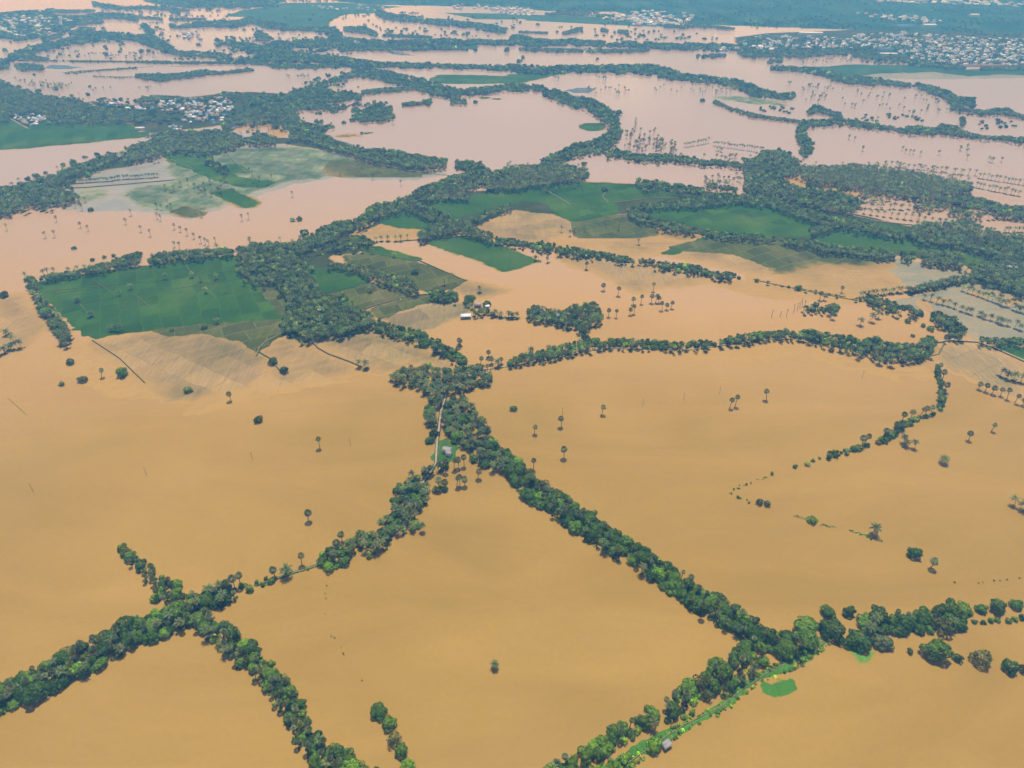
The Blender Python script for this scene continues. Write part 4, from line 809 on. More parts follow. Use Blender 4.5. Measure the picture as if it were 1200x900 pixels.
# bund lines inside the large paddies
for k, (a, b) in enumerate([((62,345),(275,318)),((70,360),(290,326)),((108,327),(136,347)),((158,345),(178,362)),((172,312),(185,325)),((215,308),(228,325)),((90,353),(108,372)),((236,333),(254,351)),((60,342),(160,331))]):
    STRIPS.append(('field_bund', [a, b], .3, 'path', 'thin bund line in the large green paddy', 'bund'))
for a, b in [((1030,290),(1048,280)),((880,258),(940,252)),((860,250),(900,262)),((1075,292),(1090,286))]:
    STRIPS.append(('field_bund', [a, b], .5, 'path', 'thin bund line in the right hand paddies', 'bund'))
POLES = [(39,576,'in the left flood'),(172,557,'in the left flood'),(296,539,'in the left flood'),(411,523,'in the left flood'),(753,476,'in the right flood'),(801,469,'in the right flood'),(843,462,'in the right flood'),(659,487,'in the right flood'),(1010,443,'in the right flood'),(706,415,'by the middle junction'),(631,307,'by the long hedge'),(696,73,'in the far lake')]
# ------------------------------------------------------------------ grow the survey into trees
# tree record: kind, x, y, radius, height factor, tint, phrase, group, scale(px per m)
TREES = []
GRID = {}
def free(x, y, r, kind, gap):
    r = max(r, 2.9); gap *= 1.06
    cx, cy = int(x // 8), int(y // 8)
    for i in range(cx - 2, cx + 3):
        for j in range(cy - 2, cy + 3):
            for (a, b, q, k) in GRID.get((i, j), ()):
                g = gap if k == kind else gap * .86
                if (a - x) ** 2 + (b - y) ** 2 < (g * (r + q)) ** 2: return False
    return True
def plant(kind, x, y, r, h, tint, phrase, group, s, reg=True):
    if reg: GRID.setdefault((int(x // 8), int(y // 8)), []).append((x, y, max(r, 2.9), kind))
    TREES.append([kind, x, y, r, h, tint, phrase, group, s])
BR_T = ('dark green', 'mid green', 'bright green', 'olive green')
CLEAR = [(522, 531, 9, 6), (474, 613, 6, 4), (781, 872, 7, 5), (546, 369, 7, 5), (561, 357, 5, 4), (572, 360, 3, 2), (628, 368, 4, 3), (653, 372, 4, 2.6), (665, 370, 2, 2), (1184, 313, 6, 2.5), (287, 161, 5, 3), (157, 151, 4, 3)]
ROADPX = [s[1] for s in STRIPS if s[0] == 'dirt_road']
def blocked(px, py, s):
    b = np.zeros(px.shape, bool)
    for (a, c, rx, ry) in CLEAR: b |= ((px - a) / rx) ** 2 + ((py - c) / ry) ** 2 < 1
    for P in ROADPX:
        if max(p[1] for p in P) < 380: continue
        b |= sdf_ribbon([(x, y, 0) for x, y in P], px, py) > -2.4 * s
    return b
for shape, pts, mk, size, gap, phrase, tw, hp in BELTS:
    if shape == 'r':            # belts that leave the picture go on beyond it
        pts = list(pts)
        for e, nb in ((0, 1), (-1, -2)):
            (x1, y1, w1), (x0, y0, w0) = pts[e], pts[nb]
            if x1 < 3 or x1 > 1198 or y1 > 900:
                l = math.hypot(x1 - x0, y1 - y0) + 1e-6; q = (x1 + (x1 - x0) / l * 140, max(3, y1 + (y1 - y0) / l * 140 * min(1, y1 / 500)), w1)
                pts = [q] + pts if e == 0 else pts + [q]
    P = np.array(pts, float)
    if shape == 'r':
        L = np.hypot(np.diff(P[:, 0]), np.diff(P[:, 1])); W = (P[1:, 2] + P[:-1, 2]) / 2
        area = (2 * L * W).sum() + 3 * W.mean() ** 2
    else:
        x, y = P[:, 0], P[:, 1]; area = .5 * abs(np.dot(x, np.roll(y, 1)) - np.dot(y, np.roll(x, 1)))
    ym = P[:, 1].mean(); s = float(scale_at(ym, 5)); dep = PITCH + math.atan((ym - 450) / F)
    rm = 4.3 * size
    nexp = area / (s * s * math.sin(dep)) / (math.pi * (gap * rm) ** 2)
    n = int(min(14000, 14 * nexp + 60))
    if shape == 'r':
        k = rng.choice(len(L), n, p=L * W / (L * W).sum()); t = rng.uniform(-.1, 1.1, n)
        a, b = P[k], P[k + 1]; c = a + (b - a) * np.clip(t, -.05, 1.05)[:, None]
        d = (b - a)[:, :2]; d /= np.linalg.norm(d, axis=1)[:, None] + 1e-9
        off = rng.uniform(-1, 1, n) * c[:, 2]
        px, py = c[:, 0] - d[:, 1] * off, c[:, 1] + d[:, 0] * off
        sd = sdf_ribbon(P, px, py)
        wl = np.abs(c[:, 2])
    else:
        px = rng.uniform(P[:, 0].min(), P[:, 0].max(), n * 2); py = rng.uniform(P[:, 1].min(), P[:, 1].max(), n * 2)
        sd = sdf_poly(P, px, py); wl = np.full(px.shape, 1e3)
    kk = rng.choice(3, len(px), p=np.array(mk) / sum(mk))
    size_r = rng.choice((.5, .75, .9, 1.05, 1.25, 1.5), len(px), p=(.12, .2, .24, .22, .14, .08)) * rng.uniform(.9, 1.1, len(px)) if s > 1.1 else rng.choice((.45, .7, .9, 1.05, 1.25, 1.5), len(px), p=(.14, .2, .24, .2, .14, .08)) * rng.uniform(.9, 1.1, len(px))
    if s < 1.1:      # gaps and ragged edges in the farther belts
        sd = sd - (fbm(px / 7 + ym, py / 4, 3) - .5) * 5 * np.minimum(1, wl / 5) - np.where(fbm(px / 16, py / 6 + ym, 2) < .27, 3.0, 0) * np.minimum(1, wl / 5)
        sd = sd + np.where(rng.random(len(sd)) < .012, np.minimum(wl, 6) * 1.1, 0)
    bl = blocked(px, py, s)
    for i in range(len(px)):
        s = float(scale_at(py[i], 5))
        if s < .08: continue
        kind = 'BCP'[kk[i]]
        r = (5.1 * size * size_r[i], 3.4 * math.sqrt(size) * (.9 + .1 * size_r[i]), 2.0 * (.9 + .15 * (size_r[i] - 1)))[kk[i]]
        if kind == 'B': r = max(min(r, 1.15 * wl[i] / s), 1.0)
        hc = (.63 * r + .6, 8.2 * size * hp * (.75 + .35 * size_r[i] * .8), 9.0 * size * (.55 + .4 * size_r[i]))[kk[i]]
        need = min(.52 * r * s, .62 * wl[i])
        if sd[i] < need: continue
        if bl[i]: continue
        x, y = at(px[i], py[i], hc); x, y = float(x), float(y)
        if not free(x, y, r, kind, gap): continue
        if kind != 'B' and s > 1.3:
            bx, by, _s = proj(x, y, 0)
            if (sdf_ribbon(P, np.array([bx]), np.array([by])) if shape == 'r' else sdf_poly(P, np.array([bx]), np.array([by])))[0] < -.6 * s: continue
        tint = BR_T[rng.choice(4, p=np.array(tw) / sum(tw))] if kind == 'B' else ('grey green' if rng.random() < .6 else 'pale green') if kind == 'P' else 'frond'
        plant(kind, x, y, r, hc if kind != 'B' else 0, tint, 'in the ' + phrase, 'trees of the ' + phrase, s)
for x_, y_, r_, tint, phrase in BIG + [(a, b, c * .75, 'olive green', 'in the drowned hedge of the bottom flood') for a, b, c in
        [(383,686,1.2),(381,695,.9),(382,701,1),(381,719,1),(388,745,1),(392,747,1.3),(400,758,.8),(402,765,1.4),(403,767,1),(424,797,1.2),(410,777,.7)]] + \
        [(a, b, c, 'olive green', 'in the drowned hedge of the far right flood') for a, b, c in [(1119,682,1.1),(1147,683,.9),(1152,682,.8),(1165,680,1.1),(1172,680,.8),(1180,679,1),(1195,677,1.1),(860,573,1.2),(857,577,1),(875,567,1.4),(880,566,1),(895,561,.8)]]:
    s = float(scale_at(y_, 3)); r = r_ / s
    x, y = at(x_, y_, .63 * r + .3)
    plant('B', float(x), float(y), r, 0, tint, phrase, 'single trees ' + phrase, s)
for x_, y_, kind, h, phrase in PALMS:
    x, y = at(x_, y_, 0); s = float(scale_at(y_, 0))
    if not phrase.startswith(('in', 'on', 'al', 'at', 'be', 'ri', 'ab', 'of')): phrase = 'in the ' + phrase
    h *= rng.uniform(.88, 1.1)
    if phrase == 'in the bottom flood': h *= .8
    plant(kind, float(x), float(y), 2.5 if phrase == 'in the bottom flood' else {'P': 2.5, 'C': 3.7, 'T': 1.2}[kind], h, {'P': 'grey green', 'C': 'frond', 'T': 'grey green'}[kind], phrase, 'palms ' + phrase, s)
for P, n, kind in SCAT:
    P = np.array(P, float); c = 0
    while c < n:
        a, b = rng.uniform(P[:, 0].min(), P[:, 0].max()), rng.uniform(P[:, 1].min(), P[:, 1].max())
        if sdf_poly(P, np.array([a]), np.array([b]))[0] < 0: continue
        c += 1
        m = 1 if rng.random() < .55 else rng.integers(2, 4)
        for _ in range(m):
            s = float(scale_at(b, 3)); x, y = at(a, b, 2)
            x, y = float(x) + rng.normal() * 5, float(y) + rng.normal() * 8
            r = {'P': 2.9, 'C': 3.8, 'B': rng.uniform(2.2, 4.2)}[kind] * (1.25 if b < 60 else 1)
            plant(kind, x, y, r, {'P': 7.5, 'C': 7.5, 'B': 0}[kind] * rng.uniform(.8, 1.1), {'P': 'grey green', 'C': 'frond', 'B': 'dark green'}[kind], 'scattered in the far lakes', 'palms scattered in the far lakes', s, False)
# clumps on the far plain
PL = np.array([(300,-30),(330,8),(400,2),(440,5),(600,8),(680,13),(760,14),(870,29),(950,32),(1050,36),(1210,39),(1290,-30)], float)
c = 0
while c < 1500:
    a = rng.uniform(300, 1290); b = -30 + 70 * rng.random() ** .8
    if sdf_poly(PL, np.array([a]), np.array([b]))[0] < 0: continue
    if fbm(a / 40, b / 5, 3) < .47 + .12 * rng.random(): continue
    c += 1; s = float(scale_at(b, 0))
    if s < .06: continue
    x, y = at(a, b, 0)
    for _ in range(3):
        plant('B', float(x) + rng.normal() * 22, float(y) + rng.normal() * 30, rng.uniform(2.5, 5.5), 0, 'dark green', 'on the far plain', '', s, False)
EXTRA_TOWN = [((1010,40),(1200,76),620), ((868,46),(1010,60),260), ((700,18),(805,31),60), ((105,115),(275,142),190), ((15,132),(55,146),14), ((0,16),(70,44),120)]
for (a0, b0), (a1, b1), n in EXTRA_TOWN:
    for _ in range(n):
        a, b = rng.uniform(a0, a1), rng.uniform(b0, b1); x, y = at(a, b, 0)
        plant('B', float(x), float(y), rng.uniform(2.6, 5.4), 0, 'dark green', 'among the town houses', '', float(scale_at(b)), True)
print('trees', len(TREES), {k: sum(t[0] == k for t in TREES) for k in 'BCPT'}, round(time.time() - T0, 1))

# ------------------------------------------------------------------ palm and tree prototypes
TINTX = dict(TINT); TINTX['frond'] = (.085, .145, .055)
LEAF['frond'] = mat_leaf('palm_fronds', (.115, .165, .055), trans=.2)
LEAF['frond2'] = mat_leaf('palm_fronds_yellow', (.165, .185, .060), trans=.2)
LEAF['frond3'] = mat_leaf('palm_fronds_dark', (.068, .115, .045), trans=.2)
crown_me = [mesh('crown', *b, LEAF['dark green']) for b in BR]
sparse_me = [mesh('crown', *b, LEAF['olive green']) for b in BRS]
trunk_me = [mesh('trunk', *b, M['bark']) for b in BT]
def palm_stem(h, lean, r0, r1, seed):
    z = np.linspace(-.6 / h, 1, 7)
    pts = [(lean * (t ** 2 if t > 0 else 0), .2 * lean * math.sin(3 * max(t, 0)), t * h) for t in z]
    rr = np.interp(z, [-.1, .04, 1], [r0 * 1.5, r0, r1])
    return tube(pts, rr, 7), pts[-1]
coco_proto = []
for i in range(NC):
    (v, f), top = palm_stem(9, (.3, 1.4, -.9, .8, 2.1)[i], .19, .12, i)
    coco_proto.append((mesh('trunk', v, f, M['palmbark'], smooth=True), mesh('crown', CC[i][0] * 3.4 + np.array(top), CC[i][1], LEAF['frond']), top))
fan_proto = []
for i in range(NP):
    (v, f), top = palm_stem(10, (.1, .5, -.3, .2)[i], .25, .19, i)
    fan_proto.append((mesh('trunk', v, f, M['bark'], smooth=True), mesh('crown', PC[i][0] * 2.15 + np.array(top) + np.array([0, 0, .3]), PC[i][1], LEAF['grey green']), top))
dead_proto = []
for i in range(2):
    (v, f), top = palm_stem(10, (.5, -.6)[i], .24, .17, i)
    c = fan_crown(700 + i, 7, 4, .5)
    dead_proto.append((mesh('trunk', v, f, M['palmbark'], smooth=True), mesh('crown', c[0] * 1.1 + np.array(top), c[1], LEAF['olive green']), top))

ORD1 = ['', 'first', 'second', 'third', 'fourth', 'fifth', 'sixth', 'seventh', 'eighth', 'ninth', 'tenth', 'eleventh', 'twelfth', 'thirteenth', 'fourteenth', 'fifteenth', 'sixteenth', 'seventeenth', 'eighteenth', 'nineteenth']
TENS = ['', '', 'twenty', 'thirty', 'forty', 'fifty', 'sixty', 'seventy', 'eighty', 'ninety']
def ordinal(n):
    if n < 20: return ORD1[n]
    h, r = divmod(n, 100)
    if h and r == 0: return 'hundredth' if h == 1 else 'two-hundredth'
    if h: return ('hundred-and-' if h == 1 else 'two-hundred-and-') + ordinal(r)
    t, u = divmod(n, 10)
    return TENS[t] + ('-' + ORD1[u] if u else 'ieth') if u else TENS[t][:-1] + 'ieth'

NOUN = {'B': 'tree', 'S': 'bush', 'C': 'coconut palm', 'P': 'fan palm', 'T': 'bare palm stem'}
NAME = {'B': 'broadleaf_tree', 'S': 'bush', 'C': 'coconut_palm', 'P': 'palmyra_palm', 'T': 'dead_palm'}
CAT = {'B': 'tree', 'S': 'bush', 'C': 'palm', 'P': 'palm', 'T': 'palm'}
def make_tree(t, label, group):
    kind, x, y, r, h, tint = t[:6]
    z = .12 if kind in 'BS' else 0
    h *= rng.uniform(.74, 1.18)
    if kind in 'BS' and r < 1.2:
        o = obj(NAME[kind], crown_me[rng.integers(NB)]); o.location = (x, y, -.1 * r); o.scale = (r, r, r)
        o.material_slots[0].link = 'OBJECT'; o.material_slots[0].material = LEAF[tint]
        o.rotation_euler[2] = rng.uniform(0, 6.28)
    else:
        o = obj(NAME[kind], None); o.location = (x, y, z)
        o.rotation_euler = (rng.normal() * (.02 if kind in 'BS' else .085), rng.normal() * (.02 if kind in 'BS' else .085), rng.uniform(0, 6.28))
        if kind in 'BS':
            k = rng.integers(NB); w = r * rng.uniform(.8, 1.2)
            o.scale = (r, w, r * rng.uniform(.75, 1.35))
            c = obj('crown', sparse_me[k % 3] if tint == 'olive green' else crown_me[k], o); c.location = (0, 0, .30 + .3 / r)
            u = obj('trunk', trunk_me[k], o); u.location = (0, 0, .30 + .3 / r)
        else:
            pr = {'C': coco_proto, 'P': fan_proto, 'T': dead_proto}[kind]; k = rng.integers(len(pr)); a = pr[k]
            hs = h / (9 if kind == 'C' else 10); cs = (r / (3.4 if kind == 'C' else 2.0 if kind == 'P' else 1.2)) * rng.uniform(.8, 1.15)
            u = obj('trunk', a[0], o); u.scale = (1, 1, hs)
            c = obj('crown', a[1], o); c.scale = (cs, cs, cs)
            c.location = (a[2][0] * (1 - cs), a[2][1] * (1 - cs), a[2][2] * hs - a[2][2] * cs)
            if kind == 'C': tint = ('frond', 'frond', 'frond2', 'frond3')[rng.integers(4)]
            if kind == 'P': tint = ('grey green', 'pale green', 'grey green', 'olive green')[rng.integers(4)]
        c.material_slots[0].link = 'OBJECT'; c.material_slots[0].material = LEAF[tint]
    o['label'] = label; o['category'] = CAT[kind]; o['group'] = group
    return o
for t in TREES:
    if t[0] == 'B' and t[3] < 2.0 and t[8] > .7: t[0] = 'S'
chosen = []; mass = []
for kind in 'BSCPT':
    T = [t for t in TREES if t[0] == kind]
    vis = []
    for t in T:
        px, py, s = proj(t[1], t[2], 4)
        t.append(px)
        ok = -4 < px < 1204 and -4 < py < 906
        vis.append((ok, t[3] * s))
    order = sorted(range(len(T)), key=lambda i: (-vis[i][0], -vis[i][1]))
    lim = 298
    chosen += [T[i] for i in order[:lim] if vis[i][0]]
    mass += [T[i] for i in order if T[i] not in []][lim:] if len(order) > lim else [T[i] for i in order if not vis[i][0]]
seen = {}
TN = {'grey green': '', 'pale green': '', 'frond': ''}
def lab_key(t): return (t[0], TN.get(t[5], t[5]) if t[0] in 'BS' else '', t[6])
cnt = {}
for t in chosen: cnt[lab_key(t)] = cnt.get(lab_key(t), 0) + 1
for t in sorted(chosen, key=lambda t: t[9]):
    k = lab_key(t); seen[k] = seen.get(k, 0) + 1
    tint = (t[5] + ' ') if t[0] in 'BS' else ''
    if cnt[k] == 1: lb = f"only {tint}{NOUN[t[0]]} {t[6]}"
    else: lb = f"{ordinal(seen[k])} {tint}{NOUN[t[0]]} from left {t[6]}"
    if t[0] in 'BS' and t[5] in ('grey green', 'pale green'): lb = lb.replace(tint, 'greyish green ')
    if len(lb.split()) > 16: print('LONG', lb)
    make_tree(t, lb, t[7])
print('individuals', len(chosen), 'mass', len(mass), round(time.time() - T0, 1))

# ------------------------------------------------------------------ the far trees as masses
def mass_object(name, label, cat, T, bank, radius_of, stem=None):
    """T: list of (bank index list, records); one mesh"""
    VS, FS, CS, off = [], [], [], 0
    for variant, recs in bank:
        v0, f0 = variant
        if not recs: continue
        A = np.array([(t[1], t[2], t[3], t[4], *TINTX[t[5]]) for t in recs])
        n = len(A); a = rng.uniform(0, 6.28, n); c, s = np.cos(a)[:, None], np.sin(a)[:, None]
        sc_ = radius_of(A); 
        x = (v0[None, :, 0] * c - v0[None, :, 1] * s) * sc_[:, :1] + A[:, :1]
        y = (v0[None, :, 0] * s + v0[None, :, 1] * c) * sc_[:, :1] + A[:, 1:2]
        z = v0[None, :, 2] * sc_[:, 1:2] + sc_[:, 2:3]
        VS.append(np.stack([x, y, z], 2).reshape(-1, 3))
        FS.append((f0[None] + (np.arange(n) * len(v0))[:, None, None]).reshape(-1, 4) + off); off += n * len(v0)
        col_ = A[:, 4:7] * np.array([1.22, 1.06, .72]) * np.exp(rng.normal(0, .38, (n, 1))) * rng.uniform(.9, 1.1, (n, 3))
        cf = np.repeat(col_, len(f0), axis=0); CS.append(cf * np.exp(rng.normal(0, .40, (len(cf), 1))))
        if stem is not None:
            v1, f1 = stem
            zz = np.where(v1[None, :, 2] > .5, 1, 0) * sc_[:, 2:3]
            VS.append(np.stack([v1[None, :, 0] + A[:, :1], v1[None, :, 1] + A[:, 1:2], zz - .2], 2).reshape(-1, 3))
            FS.append((f1[None] + (np.arange(n) * len(v1))[:, None, None]).reshape(-1, 4) + off); off += n * len(v1)
            CS.append(np.repeat(np.tile([(.20, .175, .145)], (n, 1)), len(f1), axis=0))
    me = mesh(name, np.concatenate(VS), np.concatenate(FS), LEAFATTR)
    C = np.concatenate(CS)
    at_ = me.attributes.new('tint', 'FLOAT_COLOR', 'FACE')
    at_.data.foreach_set('color', np.concatenate([C, np.ones((len(C), 1))], 1).astype(np.float32).ravel())
    return obj(name, me, None, kind='stuff', label=label, category=cat)
def split(recs, bank, pred):
    R_ = [t for t in recs if pred(t)]
    return [(b, R_[i::len(bank)]) for i, b in enumerate(bank)]
mb = [t for t in mass if t[0] in 'BS']
rb = lambda A: np.stack([A[:, 2], A[:, 2] * rng.uniform(.85, 1.2, len(A)), .30 * A[:, 2] + .3], 1)
mass_object('distant_woods', 'broadleaf belts and woods of the middle and far distance', 'trees', None,
            split(mb, BRM, lambda t: t[8] >= .85) + split(mb, BRL, lambda t: .45 <= t[8] < .85) + split(mb, BRX, lambda t: t[8] < .45), rb)
mc = [t for t in mass if t[0] == 'C']
rc = lambda A: np.stack([A[:, 2], A[:, 2], A[:, 3]], 1)
stem = (np.array([(-.14, -.14, 0), (.14, -.14, 0), (.14, .14, 0), (-.14, .14, 0), (-.12, -.12, 1), (.12, -.12, 1), (.12, .12, 1), (-.12, .12, 1)]), np.array([(0, 1, 5, 4), (1, 2, 6, 5), (2, 3, 7, 6), (3, 0, 4, 7)]))
if mc: mass_object('distant_coconut_palms', 'coconut palms of the far plantations and belts', 'palms', None,
            split(mc, CCM, lambda t: t[8] >= .62) + split(mc, CCL, lambda t: t[8] < .62), rc, stem)
mp = [t for t in mass if t[0] == 'P']
if mp: mass_object('distant_fan_palms', 'fan palms dotted through the far floods', 'palms', None, split(mp, PCM, lambda t: True), rc, stem)
print('masses', round(time.time() - T0, 1))

# low ground the trees stand on, and the scrub on it
mt = [t for t in TREES if not (t[6].startswith(('alone', 'standing', 'scattered', 'off ', 'beside the thin', 'in the middle right', 'in the open', 'in the peach', 'right of the', 'in the drowned', 'in the bottom', 'in the near', 'in the far row', 'in water', 'in the water', 'in the short row at', 'in the lower right flood', 'in the short row by', 'on the far plain')))]
disc_v = np.array([(0, 0, 1)] + [(math.cos(k * math.pi / 4), math.sin(k * math.pi / 4), 0) for k in range(8)])
disc_f = np.array([(0, 1 + k, 1 + (k + 1) % 8, 1 + (k + 2) % 8) for k in range(0, 8, 2)])
VS, FS = [], []
A = np.array([(t[1], t[2], t[3]) for t in mt]); n = len(A)
a = rng.uniform(0, 6.28, n); rr = np.array([t[3] * (1.42 if t[0] == 'C' else 1.1 if t[3] < 3 else .84 if t[8] > 1.2 else .98) for t in mt]) * rng.uniform(.75, 1.1, n) 
jit = rng.uniform(.75, 1.25, (n, 9))
x = (disc_v[None, :, 0] * np.cos(a)[:, None] - disc_v[None, :, 1] * np.sin(a)[:, None]) * rr[:, None] * jit + A[:, :1]
y = (disc_v[None, :, 0] * np.sin(a)[:, None] + disc_v[None, :, 1] * np.cos(a)[:, None]) * rr[:, None] * jit + A[:, 1:2]
z = disc_v[None, :, 2] * rng.uniform(.28, .6, (n, 1)) - .12 + rng.uniform(0, .004, (n, 9))
structure('tree_bank', mesh('tree_bank', np.stack([x, y, z], 2).reshape(-1, 3), (disc_f[None] + (np.arange(n) * 9)[:, None, None]).reshape(-1, 4), M['bank'], smooth=True), 'muddy green banks under the belts of trees', 'bank')
near = [t for t in mt if t[8] > .9]
U = []
for t in near:
    for _ in range(3):
        q = rng.uniform(.3, 1.0) * t[3]; w = rng.uniform(0, 6.28)
        U.append(['S', t[1] + q * math.cos(w), t[2] + q * math.sin(w), rng.uniform(.5, 1.25), 0, ('dark green', 'mid green', 'olive green', 'bright green')[rng.choice(4, p=(.4, .35, .15, .1))]])
gb = [(975,749),(960,765),(930,783),(900,795),(870,815),(845,835),(805,855),(782,870),(755,888),(730,905)]
for (p, q) in zip(gb[:-1], gb[1:]):
    for _ in range(26):
        t = rng.random(); g = rng.choice((-1, 1)) * rng.uniform(2.5, 7.5)
        x, y = at(p[0] + (q[0] - p[0]) * t + g * .5 - 3, p[1] + (q[1] - p[1]) * t + g * .8 - 4)
        U.append(['S', float(x), float(y), rng.uniform(.4, 1.3), 0, ('bright green', 'mid green', 'dark green')[rng.choice(3, p=(.45, .4, .15))]])
for (x0, y0, x1, y1, n) in [(300,686,374,662,40), (884,328,1012,353,70), (560,435,690,414,40), (700,409,935,398,50), (930,604,960,611,16), (962,615,980,618,8), (997,622,1035,635,22), (857,575,905,556,16), (598,372,560,370,10), (403,302,545,330,40), (430,360,505,345,24), (856,578,880,590,12)]:
    for _ in range(n):
        t = rng.random(); x, y = at(x0 + (x1 - x0) * t + rng.normal() * 1.2, y0 + (y1 - y0) * t + rng.normal() * .8)
        U.append(['S', float(x), float(y), rng.uniform(.35, .9), 0, ('bright green', 'mid green', 'olive green', 'dark green')[rng.integers(4)]])
ru = lambda A: np.stack([A[:, 2], A[:, 2] * rng.uniform(.7, 1.2, len(A)), np.full(len(A), .1)], 1)
mass_object('undergrowth', 'scrub and weeds at the foot of the belts and along the bunds', 'scrub', None, split(U, BRL[:3] + BRX[:2], lambda t: True), ru)

# ------------------------------------------------------------------ ground, flood water, fields, roads
def sheet(name, x0, x1, y0, y1, z, mat, label, cat, n=24):
    xs, ys = np.linspace(x0, x1, n), np.linspace(y0, y1, n)
    gx, gy = np.meshgrid(xs, ys); v = np.stack([gx.ravel(), gy.ravel(), np.full(gx.size, z)], 1)
    i = np.arange(n * n).reshape(n, n)
    f = np.stack([i[:-1, :-1].ravel(), i[:-1, 1:].ravel(), i[1:, 1:].ravel(), i[1:, :-1].ravel()], 1)
    return structure(name, mesh(name, v, f, M[mat]), label, cat)
sheet('ground', -15000, 15000, -1500, 19000, -1.6, 'silt', 'silty ground under the flood reaching the horizon', 'ground')
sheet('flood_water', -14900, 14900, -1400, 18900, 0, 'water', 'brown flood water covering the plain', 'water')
zoff = 0
for name, pts, mat, label, cat, k in FIELDS:
    k = dict(k)
    if mat in ('paddy', 'paddy2', 'bright', 'olive', 'plain', 'meadow', 'lawn', 'bank', 'yard') and name != 'reed_patch':
        zoff = (zoff + .013) % .2; k['bias'] = k.get('bias', 0) + zoff
    field(name, pts, mat, label, cat, **k)
for name, pts, w, mat, label, cat in STRIPS:
    drowned = 'drowned' in label or 'dark line' in label
    onwater = any(q in label for q in ('causeway', 'long straight', 'lake', 'flood', 'string', 'small bushes', 'end of the road'))
    strip(name, pts, w, mat, label, cat, z=.2 if drowned else .5 if 'earth path' in label else .6 if onwater else 1.12)
print('land', round(time.time() - T0, 1))

# ------------------------------------------------------------------ houses
def box(x0, x1, y0, y1, z0, z1):
    v = np.array([(x0, y0, z0), (x1, y0, z0), (x1, y1, z0), (x0, y1, z0), (x0, y0, z1), (x1, y0, z1), (x1, y1, z1), (x0, y1, z1)], float)
    f = np.array([(0, 3, 2, 1), (4, 5, 6, 7), (0, 1, 5, 4), (1, 2, 6, 5), (2, 3, 7, 6), (3, 0, 4, 7)])
    return v, f
def gable(w, d, z, h, o=.45):
    """two sloping sheets 0.12 m thick over a w x d plan, ridge along x"""
    P = []
    for s in (-1, 1):
        v = np.array([(-w/2-o, s*(d/2+o), z-.15), (w/2+o, s*(d/2+o), z-.15), (w/2+o, s*.004, z+h), (-w/2-o, s*.004, z+h)]); v2 = v + np.array([0, 0, .14])
        V = np.concatenate([v, v2]); P.append((V, np.array([(0, 3, 2, 1), (4, 5, 6, 7), (0, 1, 5, 4), (1, 2, 6, 5), (2, 3, 7, 6), (3, 0, 4, 7)])))
    return join(P)
def walls_gabled(w, d, z, h):
    v = np.array([(-w/2, -d/2, 0), (w/2, -d/2, 0), (w/2, d/2, 0), (-w/2, d/2, 0), (-w/2, -d/2, z), (w/2, -d/2, z), (w/2, d/2, z), (-w/2, d/2, z), (-w/2, 0, z + h * .93), (w/2, 0, z + h * .93)])
    f = np.array([(0, 1, 5, 4), (2, 3, 7, 6), (1, 2, 6, 5), (3, 0, 4, 7), (5, 6, 9, 9), (7, 4, 8, 8)])
    return v, [tuple(dict.fromkeys(q)) for q in f.tolist()]
def near_house(name, px, py, w, d, z, h, rot, wall, roof, label, cat, wing=None, hip=False):
    x, y = at(px, py, .6)
    o = obj(name, None, None, label=label, category=cat); o.location = (float(x), float(y), .5); o.rotation_euler[2] = rot
    obj('wall', mesh('wall', *walls_gabled(w, d, z, h), M[wall]), o)
    if hip:
        n = 16; rr = max(w, d) * .72
        v = np.array([(0, 0, z + h)] + [(rr * math.cos(k * 6.283 / n), rr * math.sin(k * 6.283 / n), z - .5) for k in range(n)] + [(0, 0, z - .3)])
        f = [(0, 1 + k, 1 + (k + 1) % n) for k in range(n)] + [(n + 1, 1 + (k + 1) % n, 1 + k) for k in range(n)]
        obj('roof', mesh('roof', v, f, M[roof]), o)
    else: obj('roof', mesh('roof', *gable(w, d, z, h), M[roof]), o)
    obj('door', mesh('door', *box(-.5, .5, -d/2 - .04, -d/2 + .05, .02, 2), M['dark']), o)
    for sx in (-w * .3, w * .3):
        obj('window', mesh('window', *box(sx - .5, sx + .5, -d/2 - .04, -d/2 + .05, 1.0, 2.0), M['dark']), o)
    if wing:
        ww, wd, ox, oy = wing
        wv, wf = walls_gabled(ww, wd, z * .9, h * .8)
        k = obj('wing', mesh('wing', wv + np.array([ox, oy, 0]), wf, M[wall]), o)
        rv, rf = gable(ww, wd, z * .9, h * .8); obj('roof', mesh('roof', rv + np.array([ox, oy, 0]), rf, M[roof]), k)
    return o
near_house('house', 524, 530, 6.5, 4.5, 3.6, 1.1, -.25, 'white', 'greyroof', 'white house with grey sheet roofs on the small green yard', 'house', (3.6, 3.2, 2.6, -3.3))
near_house('hut', 474, 615, 3.4, 3.4, 1.9, 2.6, .2, 'cream', 'thatch', 'round thatched hut in the bare clearing', 'hut', hip=True)
near_house('shed', 781, 874, 4.2, 2.8, 2.0, .35, .55, 'cream', 'greyroof', 'grey sheet roofed shed at the foot of the grassy bank', 'shed')
near_house('shed', 546, 372, 10, 6, 2.8, 1.0, .12, 'greyroof', 'whiteroof', 'long white roofed shed at the edge of the yellow stubble', 'shed')
near_house('house', 560, 359, 7, 5, 3, 1.6, -.1, 'pinkwall', 'greyroof', 'pink walled farmhouse with a grey roof by the white shed', 'house')
near_house('house', 571, 361, 4, 3.5, 2.8, 1.0, .3, 'white', 'whiteroof', 'small white outhouse under the round tree', 'house')
near_house('house', 626.5, 368, 3.2, 4, 2.6, .9, .1, 'white', 'blueroof', 'left blue roofed house on the palm island', 'house')
near_house('house', 630.5, 367, 3.2, 4, 2.8, .9, .1, 'white', 'blueroof', 'right blue roofed house on the palm island', 'house')
